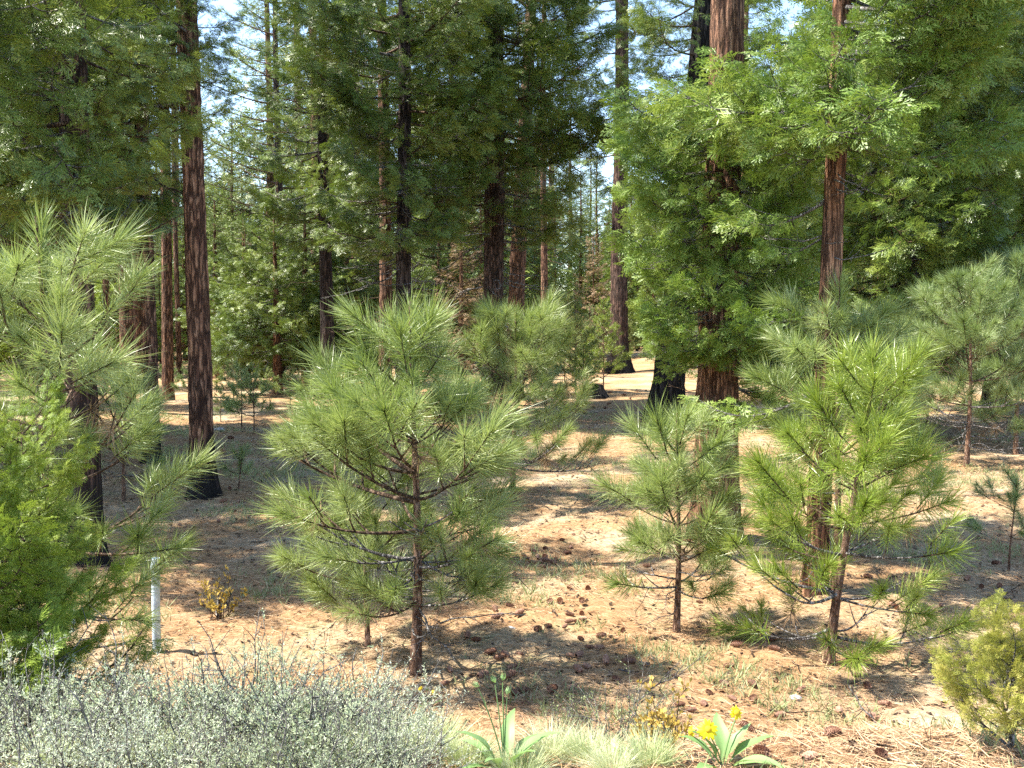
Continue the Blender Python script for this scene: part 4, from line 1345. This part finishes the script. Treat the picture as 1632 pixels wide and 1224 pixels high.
CONES = [cone_mesh(i) for i in range(3)]
CGRP = [
    ('in the shade patch beyond the central sapling', [(854, 879), (866, 871), (829, 888), (817, 896), (844, 888), (857, 888), (866, 885), (852, 896), (869, 901), (887, 888), (887, 896), (911, 871), (911, 879), (912, 849), (892, 858), (821, 913), (876, 892), (838, 884), (860, 893)]),
    ('on the sunny strip right of the central sapling', [(904, 933), (937, 934), (879, 956), (893, 954), (927, 956), (806, 962), (791, 973), (783, 984), (792, 979), (821, 979), (927, 974), (915, 978), (916, 987), (924, 985), (879, 996), (897, 999), (921, 1014), (932, 1029), (947, 1031), (994, 1000), (1024, 899), (900, 990), (862, 1000), (950, 1012)]),
    ('in the shade right of the central sapling foot', [(792, 1036), (804, 1045), (821, 1039), (812, 1046), (902, 1042), (918, 1045), (809, 1063), (804, 1079), (762, 1078), (966, 1058), (942, 1063), (927, 1071), (977, 1079), (887, 1096), (909, 1097), (822, 1099), (827, 1106), (809, 1119), (831, 1119), (1014, 1054), (744, 1016), (751, 1018), (720, 1070), (700, 1090)]),
    ('on the pale ground at the lower right', [(1121, 959), (1165, 1027), (1125, 1099), (1173, 1115), (1126, 1125), (1091, 1123), (1339, 1136), (1381, 1143), (1416, 1120), (1398, 1121), (1378, 1091), (1373, 1074), (1280, 1213), (1243, 1034), (1221, 1019), (1170, 1060)]),
    ('in the shade at the right edge', [(1376, 916), (1538, 923), (1593, 931), (1598, 953), (1581, 896), (1560, 1000), (1610, 985), (1500, 965)]),
    ('on the litter near the left trunks', [(347, 829), (290, 833), (350, 798), (362, 805), (377, 811), (382, 796), (352, 716), (363, 695), (273, 740), (237, 1099), (125, 1106), (340, 760), (368, 775), (395, 822), (420, 800)]),
    ('on the sunny clearing far back', [(946, 645), (961, 647), (991, 626), (1016, 620), (1031, 618), (967, 641), (1005, 632), (975, 622), (935, 655)])]
for k in range(12):
    CGRP[3][1].append((rs.randint(1060, 1480), rs.randint(1060, 1200)))
for k in range(8):
    CGRP[4][1].append((rs.randint(1400, 1625), rs.randint(770, 1040)))
kk = 0
for where, lst in CGRP:
    for ki, (px, py) in enumerate(sorted(lst)):
        x, y, z = ground_at(px, py + 5)
        s = R.uniform(.6, .98) * (1.0 if y < 15 else 1.5)
        o = link('pine_cone', CONES[kk % 3], None, Matrix.Translation((x, y, z + .026 * s)) @ Matrix.Rotation(R.uniform(0, 6.28), 4, 'Z') @ Matrix.Rotation(R.uniform(-.25, .25), 4, 'Y') @ Matrix.Rotation(R.uniform(0, 6.28), 4, 'X') @ Matrix.Scale(s, 4))
        o['label'] = f'pine cone {where}, {ORD[ki]} from the left'
        o['category'] = 'pine cone'
        o['group'] = 'pine cones ' + where
        kk += 1

# stump, fallen sticks and pale stones
x, y, z = ground_at(953, 633)
sm = trunk_mb(.34, .2, sides=16, rough=.2, flare=.7, step=.06, seed=5, taper=.6)
o = link('broken_stump', sm.mesh('broken_stump', [B_BLACK]), None, Matrix.Translation((x, y, z)))
o['label'] = 'small dark broken stump on the sunny clearing'; o['category'] = 'stump'
for px, py, L, az, mes, lab in [(905, 1152, .5, -.35, 'g', 'pale fallen stick between the grass clumps at the bottom'),
                                (400, 868, .7, .5, 'd', 'dark crooked fallen branch in the shade left of the central sapling'),
                                (985, 1075, .45, .1, 'g', 'grey fallen branch among the cones right of the shade'),
                                (1225, 1140, .4, 0.05, 'd', 'thin dark twig on the pale ground at the lower right'),
                                (1010, 1125, .5, .6, 'g', 'bleached twig standing out of the low brush'),
                                (1400, 1205, .35, .5, 'd', 'long thin twig at the bottom right of the flowers'),
                                (700, 1000, .6, .2, 'g', 'grey branch lying behind the central sapling trunk')]:
    x, y, z = ground_at(px, py)
    o = link('fallen_branch', R.choice(DEAD_ME if mes == 'g' else DEADD_ME), None, Matrix.Translation((x, y, z + .03)) @ Matrix.Rotation(az, 4, 'Z') @ Matrix.Rotation(R.uniform(0, 6), 4, 'X') @ Matrix.Scale(L, 4))
    o['label'] = lab; o['category'] = 'branch'
for k in range(26):
    y = 4.6 + 18 * rs.random() ** 1.3
    x = rs.uniform(-.42, .46) * y
    px = CX + x / y * FPX
    o = link('fallen_branch', rs.choice(DEAD_ME if k % 2 else DEADD_ME), None, Matrix.Translation((x, y, float(gz(x, y)) + .02)) @ Matrix.Rotation(rs.uniform(0, 6), 4, 'Z') @ Matrix.Rotation(rs.uniform(0, 6), 4, 'X') @ Matrix.Scale(rs.uniform(.25, .7), 4))
    t = 'left' if px < 540 else ('middle' if px < 1000 else 'right')
    o['label'] = f'small fallen twig on the litter in the {t} part of the forest floor'; o['category'] = 'branch'; o['group'] = f'small twigs on the forest floor, {t} part'
stone_m = plain('pale_stone', (.4, .39, .37), .8, .2, .2, 30)
for k, (px, py, s, lab) in enumerate([(813, 1002, .03, 'small white stone on the litter right of the central sapling'), (350, 686, .11, 'pale stone by the small young pines on the left'),
                                      (395, 583, .5, 'flat pale rock far back on the left'), (1267, 1113, .035, 'grey weathered stone on the pale ground at lower right')]):
    x, y, z = ground_at(px, py)
    rr = np.random.default_rng(k)
    mb = MB()
    th = np.arange(9) * 2 * math.pi / 9
    v = [(s * r * math.cos(a) * rr.uniform(.8, 1.2), s * r * math.sin(a) * rr.uniform(.8, 1.2) * .8, s * zz * rr.uniform(.85, 1.15)) for r, zz in ((1, -.2), (1.05, .15), (.8, .4), (.35, .5)) for a in th]
    mb.add(v, [(i * 9 + j, i * 9 + (j + 1) % 9, (i + 1) * 9 + (j + 1) % 9, (i + 1) * 9 + j) for i in range(3) for j in range(9)], 0)
    mb.add(v[-9:], [list(range(9))], 0)
    o = link('stone', mb.mesh('stone', [stone_m]), None, Matrix.Translation((x, y, z)))
    o['label'] = lab; o['category'] = 'stone'

# ------------------------------------------------------------------ litter and ground cover nobody could count
n = 190000
yy = 3.2 + 20 * NR.random(n) ** 1.6
xx = (NR.random(n) - .5) * (yy * 1.08 + .6)
keepm = (np.sin(xx * 2.1 + yy * 1.3) + np.sin(xx * 3.7 - yy * 2.9) + NR.normal(0, 1.0, n)) > -.9
xx, yy = xx[keepm], yy[keepm]; n = len(xx)
P = np.stack([xx, yy, gz(xx, yy) + NR.uniform(.002, .02, n)], 1)
a = NR.uniform(0, 6.28, n)
D = np.stack([np.cos(a), np.sin(a), NR.normal(0, .12, n)], 1)
mb = MB(); strips(mb, P, D, NR.uniform(.05, .13, n), NR.uniform(.0011, .0021, n) * (1 + yy * .09), rand_unit(n) * .012, 0)
o = link('fallen_needles', mb.mesh('fallen_needles', [M_LITTER])); o['kind'] = 'stuff'; o['label'] = 'loose fallen pine needles scattered over the forest floor'

n = 44000
yy = 3.3 + 22 * NR.random(n) ** 1.5
xx = (NR.random(n) - .5) * (yy * 1.08 + .6)
f = np.sin(xx * 1.3 + yy * .7 + 2) + np.sin(xx * .6 - yy * 1.9) + .8 * np.sin(xx * 4.1 + yy * 3.3) + NR.normal(0, .5, n)
m = (f - .9 * np.exp(-((yy - 5.8) / 1.6) ** 2) * (xx > -.6) - .4 * (xx > 0)) > .6
xx, yy = xx[m], yy[m]
k = 5
cx_ = np.repeat(xx, k) + NR.normal(0, .018, len(xx) * k); cy_ = np.repeat(yy, k) + NR.normal(0, .018, len(xx) * k)
n = len(cx_)
P = np.stack([cx_, cy_, gz(cx_, cy_)], 1)
D = rand_unit(n) * .6 + np.array([0, 0, .8]); D /= np.linalg.norm(D, axis=1)[:, None]
mb = MB(); strips(mb, P, D, NR.uniform(.025, .10, n), NR.uniform(.0025, .005, n) * (1 + cy_ * .05), rand_unit(n) * .02, 0)
o = link('short_grass', mb.mesh('short_grass', [M_GRASSD])); o['kind'] = 'stuff'; o['label'] = 'sparse short green and straw grass among the litter'

# debris: bark flakes and small dark crumbs
n = 24000
yy = 3.3 + 22 * NR.random(n) ** 1.5
xx = (NR.random(n) - .5) * (yy * 1.08 + .6)
P = np.stack([xx, yy, gz(xx, yy) + .006], 1)
a = NR.uniform(0, 6.28, n); s = (NR.uniform(.006, .024, n) * (1 + yy * .03))[:, None]
U = np.stack([np.cos(a), np.sin(a), NR.normal(0, .25, n)], 1) * s
V = np.stack([-np.sin(a), np.cos(a), NR.normal(0, .35, n)], 1) * s * .5
v = np.stack([P - U, P - V, P + U, P + V], 1).reshape(-1, 3)
mb = MB(); mb.add(v, np.arange(len(v)).reshape(-1, 4), 0)
o = link('bark_flakes', mb.mesh('bark_flakes', [B_TWIG])); o['kind'] = 'stuff'; o['label'] = 'crumbs of bark and cone scales on the litter'
